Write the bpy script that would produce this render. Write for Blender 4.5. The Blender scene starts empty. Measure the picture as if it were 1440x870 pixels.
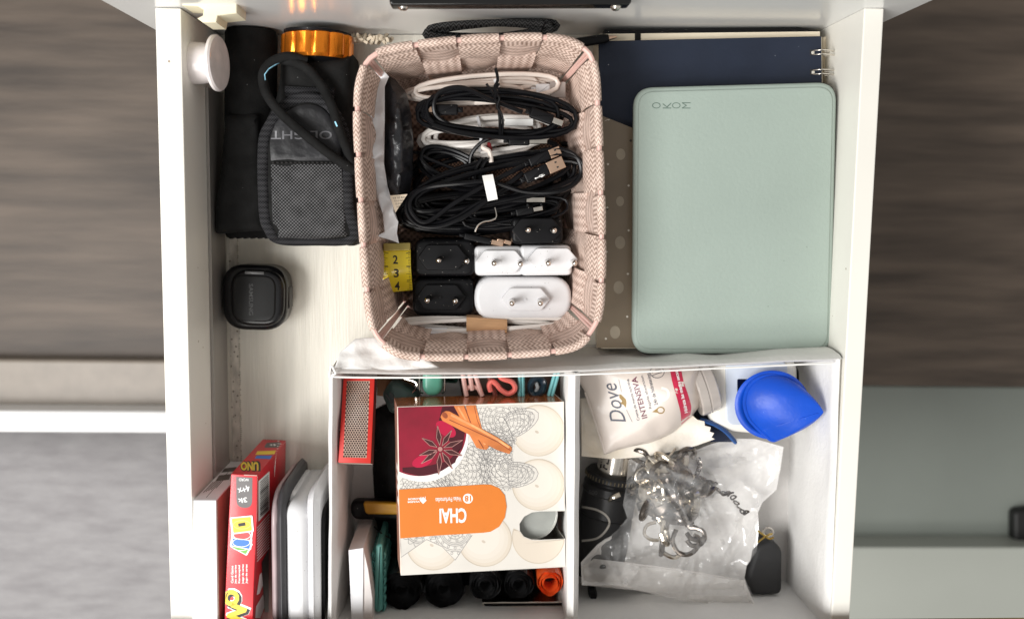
import bpy, math, random
import numpy as np
from mathutils import Vector, Matrix, noise
from mathutils.bvhtree import BVHTree
from mathutils.geometry import delaunay_2d_cdt, tessellate_polygon
random.seed(4)
pi = math.pi
S = 0.01                       # everything below is written in centimetres
SC = bpy.context.scene
COL = SC.collection
# ---------------------------------------------------------------- camera, light, exposure
FPX, CAMH = 1320.0, 70.0       # focal length in photo pixels; camera height over the drawer bottom
AX = Vector((0.9991809, -0.01070788, -0.03902401))
AY = Vector((0.01489439, 0.99397153, 0.10862208))
AZ = Vector((0.03762564, -0.10911435, 0.99331685))
cd = bpy.data.cameras.new('camera'); cam = bpy.data.objects.new('camera', cd); COL.objects.link(cam)
R3 = Matrix((AX, AY, AZ))      # camera axes -> world
cam.matrix_world = Matrix.Translation((0, 0, CAMH*S)) @ R3.to_4x4()
cd.sensor_width = 36; cd.lens = 33.0; cd.clip_start = .02; cd.clip_end = 20
cd.dof.use_dof = True; cd.dof.focus_distance = .625; cd.dof.aperture_fstop = 5.0
SC.camera = cam
wd = bpy.data.worlds.new('World'); SC.world = wd; wd.use_nodes = True
bg = wd.node_tree.nodes['Background']; bg.inputs[0].default_value = (1, .97, .925, 1); bg.inputs[1].default_value = .42

def area(name, loc, target, size, energy, color):
    l = bpy.data.lights.new(name, 'AREA'); l.shape = 'RECTANGLE'; l.size = size[0]; l.size_y = size[1]
    l.energy = energy; l.color = color
    o = bpy.data.objects.new(name, l); COL.objects.link(o); o.location = loc
    o.rotation_euler = (Vector(target)-Vector(loc)).to_track_quat('-Z', 'Y').to_euler()
    return o
area('window_light', (-1.05, -.42, 1.5), (0, -.05, 0), (.85, .75), 37, (1, .99, .97))
area('fill_light', (-.45, -1.25, 1.5), (0, 0, 0), (.7, .5), 11, (1, .97, .93))  # added soft fill from the near side, no ceiling lamp known
SC.view_settings.view_transform = 'Standard'; SC.view_settings.look = 'None'
SC.view_settings.exposure = .03; SC.view_settings.gamma = 1
SC.cycles.use_denoising = True; SC.cycles.transparent_max_bounces = 24; SC.cycles.max_bounces = 8

# ---------------------------------------------------------------- pixel rays -> places
def ray(px, py): return (R3 @ Vector((px-720, 435-py, -FPX))).normalized()
ZS = 0.   # lift for things that lie on a pile
def P(px, py, z=0.):
    z += ZS
    r = ray(px, py); t = (z-CAMH)/r.z
    return Vector((r.x*t, r.y*t, z))
def PX(px, py, X):
    r = ray(px, py); t = X/r.x
    return Vector((X, r.y*t, CAMH+r.z*t))
def PY(px, py, Y):
    r = ray(px, py); t = Y/r.y
    return Vector((r.x*t, Y, CAMH+r.z*t))
def sp(px, z): return (CAMH-z)/FPX*px*1.0       # pixels -> cm at height z
def pix(v):
    c = R3.transposed() @ (v-Vector((0, 0, CAMH))); return (720+FPX*c.x/-c.z, 435-FPX*c.y/-c.z)

# ---------------------------------------------------------------- curves and outlines
def catmull(pts, n=8, closed=False):
    pts = [Vector(p) for p in pts]; m = len(pts); out = []
    for i in range(m if closed else m-1):
        if closed: a, b, c, d = (pts[(i+k) % m] for k in (-1, 0, 1, 2))
        else: a, b, c, d = pts[max(i-1, 0)], pts[i], pts[i+1], pts[min(i+2, m-1)]
        for k in range(n):
            t = k/n
            out.append(.5*((2*b)+(c-a)*t+(2*a-5*b+4*c-d)*t*t+(3*b-a-3*c+d)*t**3))
    if not closed: out.append(pts[-1])
    return out
def rpoly(pts, r, n=6):
    """round the corners of a polygon (pixels or cm)"""
    pts = [Vector(p[:2]) for p in pts]; m = len(pts); out = []
    for i in range(m):
        a, b, c = pts[i-1], pts[i], pts[(i+1) % m]
        rr = r[i] if isinstance(r, (list, tuple)) else r
        if rr <= 0: out.append(b.copy()); continue
        u = (a-b); v = (c-b); d = min(rr, u.length*.48, v.length*.48)
        p0 = b+u.normalized()*d; p1 = b+v.normalized()*d
        for k in range(n+1):
            t = k/n; out.append((1-t)**2*p0+2*t*(1-t)*b+t*t*p1)
    return out
def rect(cx, cy, w, h, ang=0):
    c, s = math.cos(math.radians(ang)), math.sin(math.radians(ang))
    return [Vector((cx+x*c-y*s, cy+x*s+y*c)) for x, y in ((-w/2, -h/2), (w/2, -h/2), (w/2, h/2), (-w/2, h/2))]
def ell(cx, cy, rx, ry, ang=0, n=28):
    c, s = math.cos(math.radians(ang)), math.sin(math.radians(ang))
    return [Vector((cx+rx*math.cos(2*pi*k/n)*c-ry*math.sin(2*pi*k/n)*s, cy+rx*math.cos(2*pi*k/n)*s+ry*math.sin(2*pi*k/n)*c)) for k in range(n)]
def ccw(p):
    a = sum(p[i-1][0]*p[i][1]-p[i][0]*p[i-1][1] for i in range(len(p)))
    return list(p) if a > 0 else list(reversed(p))
def inset(p, d):
    m = len(p); out = []
    for i in range(m):
        e1 = (p[i]-p[i-1]); e2 = (p[(i+1) % m]-p[i])
        n1 = Vector((-e1.y, e1.x)); n2 = Vector((-e2.y, e2.x))
        n1 = n1.normalized() if n1.length > 1e-9 else n2.normalized(); n2 = n2.normalized() if n2.length > 1e-9 else n1
        b = (n1+n2); b = b.normalized() if b.length > 1e-6 else n1
        out.append(p[i]+b*d/max(.5, b.dot(n1)))
    return out

# ---------------------------------------------------------------- mesh collector
class G:
    def __init__(s): s.v = []; s.f = []; s.uv = {}
    def add(s, vs, fs):
        k = len(s.v); s.v += [Vector(v) for v in vs]; s.f += [tuple(i+k for i in f) for f in fs]; return s
    def box(s, c, d, rz=0, rot=None):
        R = rot or Matrix.Rotation(math.radians(rz), 3, 'Z'); c = Vector(c)
        vs = [c+R @ Vector((x*d[0]/2, y*d[1]/2, z*d[2]/2)) for x in (-1, 1) for y in (-1, 1) for z in (-1, 1)]
        return s.add(vs, [(0, 1, 3, 2), (4, 6, 7, 5), (0, 4, 5, 1), (2, 3, 7, 6), (0, 2, 6, 4), (1, 5, 7, 3)])
    def lohi(s, a, b): return s.box([(a[i]+b[i])/2 for i in range(3)], [abs(b[i]-a[i]) for i in range(3)])
    def rings(s, rr, caps=True):
        m = len(rr[0]); vs = [v for r in rr for v in r]; fs = []
        for j in range(len(rr)-1):
            for i in range(m): fs.append((j*m+i, j*m+(i+1) % m, (j+1)*m+(i+1) % m, (j+1)*m+i))
        if caps:
            fs.append(tuple(range(m-1, -1, -1))); fs.append(tuple((len(rr)-1)*m+i for i in range(m)))
        return s.add(vs, fs)
    def prism(s, poly, z0, z1, bev=0, bbev=0):
        """poly = 2D cm outline; vertical walls from z0 up to z1, the top edge rounded by bev"""
        p = [Vector(q[:2]) for q in ccw(poly)]; L = []
        if bbev:
            for a in (0, 30, 60): L.append((bbev*(1-math.sin(math.radians(a))), z0+bbev*(1-math.cos(math.radians(a)))))
        else: L.append((0, z0))
        if bev:
            L.append((0, z1-bev))
            for a in (20, 45, 70, 90): L.append((bev*(1-math.cos(math.radians(a))), z1-bev*(1-math.sin(math.radians(a)))))
        else: L.append((0, z1))
        rr = []
        for d, z in L:
            q = inset(p, d) if d > 1e-6 else p
            rr.append([Vector((a.x, a.y, z)) for a in q])
        return s.rings(rr)
    def ppx(s, poly, z0, z1, bev=0, bbev=0): return s.prism([P(a[0], a[1], z1) for a in poly], z0+ZS, z1+ZS, bev, bbev)
    def slabx(s, yz, x0, x1, bev=0):
        """outline in the (y, z) plane pushed along x"""
        p = [Vector(q) for q in ccw(yz)]; L = [(bev, x0), (0, x0+bev), (0, x1-bev), (bev, x1)] if bev else [(0, x0), (0, x1)]
        return s.rings([[Vector((x, a.x, a.y)) for a in (inset(p, d) if d else p)] for d, x in L])
    def tube(s, pts, r, seg=8, closed=False, cap=True, prof=None):
        pts = [Vector(p) for p in pts]; m = len(pts); rr = []; up = None
        for i in range(m):
            t = (pts[(i+1) % m]-pts[i-1]) if closed else (pts[min(i+1, m-1)]-pts[max(i-1, 0)])
            t = t.normalized() if t.length > 1e-9 else Vector((1, 0, 0))
            if up is None: up = Vector((0, 0, 1)) if abs(t.z) < .9 else Vector((1, 0, 0))
            up = (up-t*up.dot(t)); up = up.normalized() if up.length > 1e-6 else t.orthogonal().normalized()
            b = t.cross(up); q = r(i/(m-1)) if callable(r) else r
            ring = []
            for k in range(seg):
                a = 2*pi*k/seg; x, y = math.cos(a), math.sin(a)
                if prof: x *= prof[0]; y *= prof[1]
                ring.append(pts[i]+(b*x+up*y)*q)
            rr.append(ring)
        if closed: rr.append(rr[0]); return s.rings(rr, False)
        return s.rings(rr, cap)
    def lathe(s, prof, o, axis=(0, 0, 1), seg=24, ref=None):
        """prof = (radius, height) pairs along axis from o"""
        a = Vector(axis).normalized(); u = (Vector(ref) if ref else a.orthogonal()); u = (u-a*u.dot(a)).normalized(); w = a.cross(u); o = Vector(o)
        return s.rings([[o+a*h+(u*math.cos(2*pi*k/seg)+w*math.sin(2*pi*k/seg))*max(r, .001) for k in range(seg)] for r, h in prof])
    def grid(s, fn, nu, nv, t=0, uv=None):
        """fn(u, v) -> point; t = thickness pushed to the back"""
        A = np.array([[list(fn(i/nu, j/nv)) for j in range(nv+1)] for i in range(nu+1)], float)
        W = nv+1; vs = A.reshape(-1, 3); N = len(vs); k0 = len(s.v)
        fs = [(i*W+j, (i+1)*W+j, (i+1)*W+j+1, i*W+j+1) for i in range(nu) for j in range(nv)]
        UV = [uv(i/nu, j/nv) if uv else (i/nu, j/nv) for i in range(nu+1) for j in range(nv+1)]
        if t:
            du = np.gradient(A, axis=0); dv = np.gradient(A, axis=1); n = np.cross(du, dv); n /= np.linalg.norm(n, axis=2, keepdims=True)+1e-12
            B = (A-n*t).reshape(-1, 3); bd = [(i, 0) for i in range(nu)]+[(nu, j) for j in range(nv)]+[(i, nv) for i in range(nu, 0, -1)]+[(0, j) for j in range(nv, 0, -1)]
            fs += [tuple(N+i for i in reversed(f)) for f in fs]
            ids = [i*W+j for i, j in bd]
            fs += [(ids[(q+1) % len(ids)], ids[q], N+ids[q], N+ids[(q+1) % len(ids)]) for q in range(len(ids))]
            vs = np.vstack([vs, B]); UV = UV+UV
        for i, q in enumerate(UV): s.uv[k0+i] = q
        return s.add(vs.tolist(), fs)
    def obox(s, c, depth):
        """c = four top corners (TL, TR, BR, BL) in cm, pushed back by depth along the face normal"""
        c = [Vector(q) for q in c]; n = (c[1]-c[0]).cross(c[3]-c[0]).normalized()
        if n.z < 0: n = -n
        b = [q-n*depth for q in c]; s.n = n
        return s.add(c+b, [(3, 2, 1, 0), (4, 5, 6, 7), (0, 1, 5, 4), (1, 2, 6, 5), (2, 3, 7, 6), (3, 0, 4, 7)])
    def surf(s):
        t = BVHTree.FromPolygons(s.v, s.f)
        def hit(px, py, lift=.012):
            d = ray(px, py); o = Vector((0, 0, CAMH)); q = t.ray_cast(o, d)
            if q[0] is None:
                k = t.find_nearest(P(px, py, hit.z)); return k[0]-d*lift
            hit.z = q[0].z
            return q[0]-d*lift
        hit.z = 5.
        return hit
    # flat print laid on a surface: everything is traced in photo pixels and dropped onto the real face
    def ink(s, poly, hit, lift=.012):
        return s.add([hit(p[0], p[1], lift) for p in poly], [tuple(range(len(poly)))])
    def line(s, pts, w, hit, lift=.02, closed=False):
        pts = [Vector(p[:2]) for p in pts]; m = len(pts); L = []
        for i in range(m):
            t = (pts[(i+1) % m]-pts[i-1]) if closed else (pts[min(i+1, m-1)]-pts[max(0, i-1)])
            n = Vector((-t.y, t.x)).normalized()*w/2 if t.length > 1e-9 else Vector((0, w/2))
            L.append((hit(*(pts[i]+n), lift), hit(*(pts[i]-n), lift)))
        vs = [v for a in L for v in a]
        fs = [(2*i, 2*i+1, 2*((i+1) % m)+1, 2*((i+1) % m)) for i in range(m if closed else m-1)]
        return s.add(vs, fs)
    def text(s, string, c, size, ang, hit, lift=.02, bold=0., shear=0., mirror=False, bend=None):
        """size = (width, height) in photo pixels, ang = anticlockwise degrees as seen"""
        cu = bpy.data.curves.new('t', 'FONT'); cu.body = string; cu.align_x = 'CENTER'; cu.align_y = 'CENTER'; cu.offset = bold; cu.shear = shear; cu.resolution_u = 3
        o = bpy.data.objects.new('t', cu); COL.objects.link(o); bpy.context.view_layer.update()
        m = o.to_mesh(); vs = [v.co.copy() for v in m.vertices]; fs = [tuple(p.vertices) for p in m.polygons]
        x0, x1 = min(v.x for v in vs), max(v.x for v in vs); y0, y1 = min(v.y for v in vs), max(v.y for v in vs)
        sx = size[0]/(x1-x0) if size[0] else size[1]/(y1-y0); sy = size[1]/(y1-y0); a = math.radians(ang); out = []
        for v in vs:
            x = (v.x-(x0+x1)/2)*sx*(-1 if mirror else 1); y = (v.y-(y0+y1)/2)*sy
            if bend: y += bend*(x/(size[0]/2))**2
            out.append(hit(c[0]+x*math.cos(a)-y*math.sin(a), c[1]-(x*math.sin(a)+y*math.cos(a)), lift))
        o.to_mesh_clear(); bpy.data.objects.remove(o); bpy.data.curves.remove(cu)
        return s.add(out, fs)
    def sheet(s, poly, zf, step, t=0.03, wobble=True):
        """a cloth or film: outline in photo pixels, zf(px, py, d) gives the height (d = pixels from the rim)"""
        p = [Vector(q[:2]) for q in ccw(poly)]; m = len(p); pts = list(p)
        x0, x1 = min(q.x for q in p), max(q.x for q in p); y0, y1 = min(q.y for q in p), max(q.y for q in p)
        def dist(q):
            b = 1e9
            for i in range(m):
                a, c = p[i-1], p[i]; e = c-a; L = e.length_squared
                k = 0 if L == 0 else max(0, min(1, (q-a).dot(e)/L)); b = min(b, (q-(a+e*k)).length)
            return b
        def inside(q):
            r = False
            for i in range(m):
                a, c = p[i-1], p[i]
                if (a.y > q.y) != (c.y > q.y) and q.x < (c.x-a.x)*(q.y-a.y)/(c.y-a.y)+a.x: r = not r
            return r
        D = [0.]*m; y = y0; row = 0
        while y < y1:
            x = x0+(row % 2)*step/2
            while x < x1:
                q = Vector((x+random.uniform(-.2, .2)*step, y+random.uniform(-.2, .2)*step))
                if inside(q):
                    d = dist(q)
                    if d > step*.45: pts.append(q); D.append(d)
                x += step
            y += step*.866; row += 1
        V, E_, F, ov, oe, of = delaunay_2d_cdt(pts, [(i, (i+1) % m) for i in range(m)], [], 1, 1e-5)
        top = []
        for i, q in enumerate(V):
            d = D[ov[i][0]] if ov[i] else 0
            top.append(P(q.x, q.y, zf(q.x, q.y, d)))
        F = [tuple(f) if (top[f[1]]-top[f[0]]).cross(top[f[2]]-top[f[0]]).z > 0 else tuple(reversed(f)) for f in F]
        if not t: return s.add(top, F)
        N = len(top); cnt = {}
        for f in F:
            for a, b in zip(f, f[1:]+f[:1]): cnt[(a, b)] = 1
        side = [(b, a, N+a, N+b) for (a, b) in cnt if (b, a) not in cnt]
        return s.add(top+[q-Vector((0, 0, t)) for q in top], F+[tuple(N+i for i in reversed(f)) for f in F]+side)

def bevel_mesh(me, w, seg=2):
    import bmesh
    bm = bmesh.new(); bm.from_mesh(me); bmesh.ops.remove_doubles(bm, verts=bm.verts, dist=1e-6)
    ed = [e for e in bm.edges if len(e.link_faces) == 2 and e.calc_face_angle(0) > math.radians(35)]
    bmesh.ops.bevel(bm, geom=ed, offset=w, segments=seg, profile=.5, affect='EDGES', clamp_overlap=True)
    bm.to_mesh(me); bm.free()
BASE = {}
def thing(name, label, cat, at=(0, 0, 0), group=None):
    o = bpy.data.objects.new(name, None); COL.objects.link(o); o.empty_display_size = .01
    BASE[o.name] = Vector(at); o.location = Vector(at)*S; tag(o, label, cat, group); return o
def tag(o, label=None, cat=None, group=None, kind=None):
    for k, v in (('label', label), ('category', cat), ('group', group), ('kind', kind)):
        if v: o[k] = v
    return o
def base_of(o):
    b = Vector((0, 0, 0))
    while o: b += BASE.get(o.name, Vector((0, 0, 0))); o = o.parent
    return b
def build(name, g, mat, parent=None, smooth=40, bevel=0, at=None, label=None, seg=2):
    me = bpy.data.meshes.new(name)
    o = bpy.data.objects.new(name, me); COL.objects.link(o)
    if parent is not None: o.parent = parent; BASE[o.name] = Vector((0, 0, 0)); b = base_of(parent)
    else:
        b = Vector(at) if at is not None else Vector((0, 0, 0)); BASE[o.name] = b; o.location = b*S
    me.from_pydata([(v-b)*S for v in g.v], [], g.f)
    if g.uv:
        l = me.uv_layers.new(name='UVMap'); vi = np.zeros(len(me.loops), int); me.loops.foreach_get('vertex_index', vi)
        l.data.foreach_set('uv', np.array([g.uv.get(int(i), (0, 0)) for i in vi], 'f').ravel())
    me.validate()
    if bevel: bevel_mesh(me, bevel*S, seg)
    if smooth:
        me.polygons.foreach_set('use_smooth', [True]*len(me.polygons)); me.set_sharp_from_angle(angle=math.radians(smooth))
    for m in (mat if isinstance(mat, (list, tuple)) else [mat]): me.materials.append(m)
    if label: o['label'] = label
    return o
def copy_thing(o, loc, rz=0, label=None, **kw):
    """copy a thing with its parts and their pieces; meshes are shared"""
    c = o.copy(); COL.objects.link(c); c.location = Vector(loc)*S; c.rotation_euler = (kw.get('rx', 0), kw.get('ry', 0), rz)
    BASE[c.name] = Vector(loc)
    if label: c['label'] = label
    for ch in o.children:
        d = ch.copy(); COL.objects.link(d); d.parent = c; BASE[d.name] = Vector((0, 0, 0))
        for g2 in ch.children:
            e = g2.copy(); COL.objects.link(e); e.parent = d; BASE[e.name] = Vector((0, 0, 0))
    return c

# ---------------------------------------------------------------- materials
def mat(name, col, rough=.5, metal=0., var=.12, vs=60., bump=0., bs=300., spec=.5, col2=None, stretch=None, coat=0., alpha=1., trans=0., spots=None, sheen=0., detail=6.):
    m = bpy.data.materials.new(name); m.use_nodes = True; nt = m.node_tree; N = nt.nodes; L = nt.links
    b = N['Principled BSDF']; b.inputs['Roughness'].default_value = rough; b.inputs['Metallic'].default_value = metal
    b.inputs['Specular IOR Level'].default_value = spec; b.inputs['Coat Weight'].default_value = coat; b.inputs['Coat Roughness'].default_value = .12
    b.inputs['Alpha'].default_value = alpha; b.inputs['Transmission Weight'].default_value = trans; b.inputs['Sheen Weight'].default_value = sheen
    tc = N.new('ShaderNodeTexCoord'); mp = N.new('ShaderNodeMapping'); L.new(tc.outputs['Object'], mp.inputs[0])
    if stretch: mp.inputs['Scale'].default_value = stretch
    n = N.new('ShaderNodeTexNoise'); n.inputs['Scale'].default_value = vs; n.inputs['Detail'].default_value = detail; L.new(mp.outputs[0], n.inputs['Vector'])
    r = N.new('ShaderNodeValToRGB'); c = col
    lo = tuple(x*(1-var) for x in c) if col2 is None else c; hi = tuple(min(1, x*(1+var)) for x in c) if col2 is None else col2
    r.color_ramp.elements[0].position = .3; r.color_ramp.elements[0].color = (*lo, 1)
    r.color_ramp.elements[1].position = .7; r.color_ramp.elements[1].color = (*hi, 1)
    L.new(n.outputs[0], r.inputs[0]); out = r.outputs[0]
    if spots:        # (colour, scale, size): flecks of dust
        v = N.new('ShaderNodeTexVoronoi'); v.inputs['Scale'].default_value = spots[1]; L.new(tc.outputs['Object'], v.inputs['Vector'])
        k = N.new('ShaderNodeMath'); k.operation = 'LESS_THAN'; k.inputs[1].default_value = spots[2]; L.new(v.outputs['Distance'], k.inputs[0])
        mx = N.new('ShaderNodeMix'); mx.data_type = 'RGBA'; L.new(k.outputs[0], mx.inputs[0]); L.new(out, mx.inputs[6]); mx.inputs[7].default_value = (*spots[0], 1); out = mx.outputs[2]
    L.new(out, b.inputs['Base Color'])
    if bump:
        n2 = N.new('ShaderNodeTexNoise'); n2.inputs['Scale'].default_value = bs; n2.inputs['Detail'].default_value = 5; L.new(mp.outputs[0], n2.inputs['Vector'])
        bp = N.new('ShaderNodeBump'); bp.inputs['Strength'].default_value = min(1, bump); bp.inputs['Distance'].default_value = .0004; L.new(n2.outputs[0], bp.inputs['Height']); L.new(bp.outputs[0], b.inputs['Normal'])
    m.diffuse_color = (*col, 1)
    return m
def math_node(N, L, op, a, b=None):
    k = N.new('ShaderNodeMath'); k.operation = op
    for i, x in enumerate((a, b)):
        if x is None: continue
        if isinstance(x, (int, float)): k.inputs[i].default_value = x
        else: L.new(x, k.inputs[i])
    return k.outputs[0]
def weave(name, c1, c2, kind='zig', f=4., rough=.75, src='UV', bumpd=.0004):
    """woven threads: zig = herringbone, plain = basket weave, mesh = twill dots; coordinates in cm"""
    m = bpy.data.materials.new(name); m.use_nodes = True; nt = m.node_tree; N = nt.nodes; L = nt.links; b = N['Principled BSDF']
    b.inputs['Roughness'].default_value = rough; b.inputs['Specular IOR Level'].default_value = .3 if src == 'UV' else .08
    tc = N.new('ShaderNodeTexCoord'); sx = N.new('ShaderNodeSeparateXYZ'); L.new(tc.outputs[src], sx.inputs[0])
    k = 1 if src == 'UV' else 100
    u = math_node(N, L, 'MULTIPLY', sx.outputs[0], k*f); v = math_node(N, L, 'MULTIPLY', sx.outputs[1], k*f)
    M_ = lambda op, a, b_=None: math_node(N, L, op, a, b_)
    if kind == 'zig':
        t = M_('PINGPONG', u, .9); w = M_('SINE', M_('MULTIPLY', M_('ADD', v, t), 6.283))
    elif kind == 'plain':
        w = M_('MULTIPLY', M_('SINE', M_('MULTIPLY', u, 6.283)), M_('SINE', M_('MULTIPLY', v, 6.283)))
        w = M_('ADD', w, M_('MULTIPLY', M_('SINE', M_('MULTIPLY', v, 3.14)), .5))
    elif kind == 'mesh':
        w = M_('ADD', M_('SINE', M_('MULTIPLY', M_('ADD', u, v), 6.283)), M_('SINE', M_('MULTIPLY', M_('SUBTRACT', u, v), 6.283)))
        w = M_('SUBTRACT', M_('MULTIPLY', w, .8), .3)
    n = N.new('ShaderNodeTexNoise'); n.inputs['Scale'].default_value = 120; n.inputs['Detail'].default_value = 6; L.new(tc.outputs['Object'], n.inputs['Vector'])
    w2 = M_('ADD', M_('ADD', M_('MULTIPLY', w, .28 if src == 'UV' else .38), .18), M_('MULTIPLY', n.outputs[0], .64))
    r = N.new('ShaderNodeValToRGB'); r.color_ramp.elements[0].position = .15; r.color_ramp.elements[1].position = .85
    r.color_ramp.elements[0].color = (*c1, 1); r.color_ramp.elements[1].color = (*c2, 1); L.new(w2, r.inputs[0]); L.new(r.outputs[0], b.inputs['Base Color'])
    bp = N.new('ShaderNodeBump'); bp.inputs['Strength'].default_value = .9; bp.inputs['Distance'].default_value = bumpd; L.new(w2, bp.inputs['Height']); L.new(bp.outputs[0], b.inputs['Normal'])
    return m
def film_mat(name, a, tint=(.86, .86, .86)):
    m = bpy.data.materials.new(name); m.use_nodes = True; nt = m.node_tree; N = nt.nodes; L = nt.links; b = N['Principled BSDF']; o_ = N['Material Output']
    b.inputs['Base Color'].default_value = (*tint, 1); b.inputs['Roughness'].default_value = .09; b.inputs['Specular IOR Level'].default_value = .9
    tr = N.new('ShaderNodeBsdfTransparent'); mx = N.new('ShaderNodeMixShader'); tc = N.new('ShaderNodeTexCoord')
    n1 = N.new('ShaderNodeTexNoise'); n1.inputs['Scale'].default_value = 34; n1.inputs['Detail'].default_value = 6; n1.inputs['Distortion'].default_value = 1.2; L.new(tc.outputs['Object'], n1.inputs['Vector'])
    r = N.new('ShaderNodeMapRange'); r.inputs[1].default_value = .42; r.inputs[2].default_value = .75; r.inputs[3].default_value = a; r.inputs[4].default_value = a+.25; L.new(n1.outputs[0], r.inputs[0])
    L.new(r.outputs[0], mx.inputs[0]); L.new(tr.outputs[0], mx.inputs[1]); L.new(b.outputs[0], mx.inputs[2]); L.new(mx.outputs[0], o_.inputs['Surface'])
    n2 = N.new('ShaderNodeTexNoise'); n2.noise_type = 'RIDGED_MULTIFRACTAL'; n2.inputs['Scale'].default_value = 22; n2.inputs['Detail'].default_value = 2; n2.inputs['Distortion'].default_value = 1.0; L.new(tc.outputs['Object'], n2.inputs['Vector'])
    bp = N.new('ShaderNodeBump'); bp.inputs['Strength'].default_value = .7; bp.inputs['Distance'].default_value = .0016; L.new(n2.outputs[0], bp.inputs['Height']); L.new(bp.outputs[0], b.inputs['Normal'])
    return m
white_paint = mat('white_paint', (.81, .79, .73), .38, var=.05, vs=7, bump=.3, bs=40, spots=((.30, .23, .16), 60, .045))
white_plas = mat('white_plastic', (.70, .70, .715), .33, var=.03, bump=.05, spots=((.3, .28, .25), 260, .07))
black_plas = mat('black_plastic', (.005, .005, .006), .42, spec=.18, var=.3, spots=((.35, .33, .3), 330, .075))
black_cable = mat('black_cable', (.004, .004, .005), .28, spec=.22, var=.3)
white_cable = mat('white_cable', (.78, .74, .7), .4, var=.05)
steel = mat('steel', (.72, .68, .62), .18, 1, var=.15, vs=90)
gold = mat('plated_contact', (.75, .52, .38), .28, 1, var=.15)
ink_black = mat('black_print', (.015, .014, .014), .5, var=0)
ink_white = mat('white_print', (.85, .85, .83), .5, var=0)
# ================================================================ SETTING
def wood_mat(name, c1, c2, sc=(1, 14, 1), plank=None):
    m = mat(name, c1, .55, var=.2, vs=7, stretch=sc, col2=c2, bump=.4, bs=60, detail=14)
    return m
floor_wood = wood_mat('brown_laminate', (.042, .030, .022), (.125, .093, .070), (.8, 8, 1))
g = G(); g.lohi((-400, -400, -71), (400, 400, -70)); tag(build('floor', g, floor_wood, smooth=0), kind='structure')

# the drawer: rim height 9.2 cm, bottom at 0
RZ = 9.2; XL0, XL1, XR0, XR1 = -20.09, -18.5, 24.62, 25.9; YF = -34.
dr = thing('drawer', 'open white wooden drawer filled with cables, boxes and pouches', 'drawer', (3, -8, -1.4))
yl, yr = 11.95, 12.95    # the front panel runs very slightly askew
g = G(); g.prism([(XL0, YF), (XL1, YF), (XL1, yl), (XL0, yl)], -1.2, RZ); build('side_panel', g, white_paint, dr, 0, .08, label='left side panel')
g = G(); g.prism([(XR0, YF), (XR1, YF), (XR1, yr), (XR0, yr)], -1.2, RZ); build('side_panel', g, white_paint, dr, 0, .08, label='right side panel')
drawer_bottom = mat('ribbed_white_board', (.72, .69, .61), .5, var=.09, vs=14, bump=.9, bs=90, stretch=(9, .5, 1))
g = G(); g.prism([(XL1, YF), (XR0, YF), (XR0, yr), (XL1, yl)], -.8, 0); build('bottom_panel', g, drawer_bottom, dr, 0)
panel_mat = mat('glossy_white_panel', (.78, .78, .77), .22, var=.02, vs=6, coat=.3)
g = G(); x0, x1 = -22.6, 27.95; k = (yr-yl)/(XR1-XL0); f = lambda x: yl+.02+(x-XL0)*k
g.prism([(x0, f(x0)), (x1, f(x1)), (x1, f(x1)+1.7), (x0, f(x0)+1.7)], -2.2, 11.7); build('front_panel', g, panel_mat, dr, 0, .06)
a, b = P(548, 9, 12.6), P(887, 9, 12.6)
g = G(); g.prism(rpoly([(a.x, a.y), (b.x, b.y+.05), (b.x, b.y+3), (a.x, a.y+3)], .25, 3), 11.72, 12.9, .12)
build('handle', g, mat('black_handle', (.006, .006, .006), .12, var=.1), dr)
for sx in (567, 866):
    c = P(sx, 9, 12.3); g = G(); g.lathe([(.3, 0), (.34, .12), (.22, .3), (0, .36)], (c.x, c.y+.1, 12.2), (0, -1, .2), 16); build('screw', g, steel, dr)
latch = mat('cream_plastic', (.80, .74, .55), .4, var=.04)
# cream clip on the front panel, white bumper knob on the left wall
zc = 8.9
cl = [(255, 2), (333, 2), (333, 19), (306, 22), (304, 32), (285, 32), (277, 26), (285, 22), (286, 14), (278, 9), (256, 8)]
g = G(); g.ppx(cl, zc-1.1, zc+1.2, .08); build('clip', g, latch, dr, 30)
kc = P(272, 88, 7.2); kc.x = XL1
g = G(); g.lathe([(1.35, 0), (1.32, .6), (1.2, 1.3), (1.5, 1.42), (1.78, 1.5), (1.8, 1.68), (1.7, 1.8), (1.2, 1.86), (.9, 1.8), (.5, 1.86), (0, 1.88)], (XL1, kc.y, 6.9), (1, 0, .12), 36)
build('knob', g, mat('translucent_cap', (.74, .69, .68), .3, var=.08, vs=120, coat=.2), dr)
g = G(); g.lohi((XL1, kc.y-.9, 3.9), (XL1+.35, kc.y+.9, 5.6)); build('runner_bracket', g, white_plas, dr, 0, .04)
# metal runner along the foot of the left wall, with its dotted dust line
g = G(); g.prism([(XL1+.01, YF+2), (XL1+.22, YF+2), (XL1+.22, kc.y-1.2), (XL1+.01, kc.y-1.2)], .6, 4.3); build('runner', g, mat('grey_runner', (.33, .31, .29), .4, .4, var=.25, vs=30, stretch=(1, .2, 1)), dr, 0, .03)
g = G(); g.prism([(XL1+.3, YF+1), (XL1+.95, YF+1), (XL1+.95, 11), (XL1+.3, 11)], .0, .12)
lm = mat('dusty_edge_strip', (.52, .48, .42), .6, var=.3, vs=200, spots=((.2, .17, .14), 260, .2), stretch=(1, .4, 1)); build('edge_strip', g, lm, dr, 0)
g = G()
y = 9.
while y > YF+2:
    g.box((XL1+.98+random.uniform(-.02, .02), y, .12), (.09, .05, .03), random.uniform(-20, 20)); y -= random.choice((.15, .15, .17, .4))
st = build('stitching', g, mat('dark_stitch', (.22, .2, .17), .7), dr, 0); st['kind'] = 'stuff'

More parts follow.
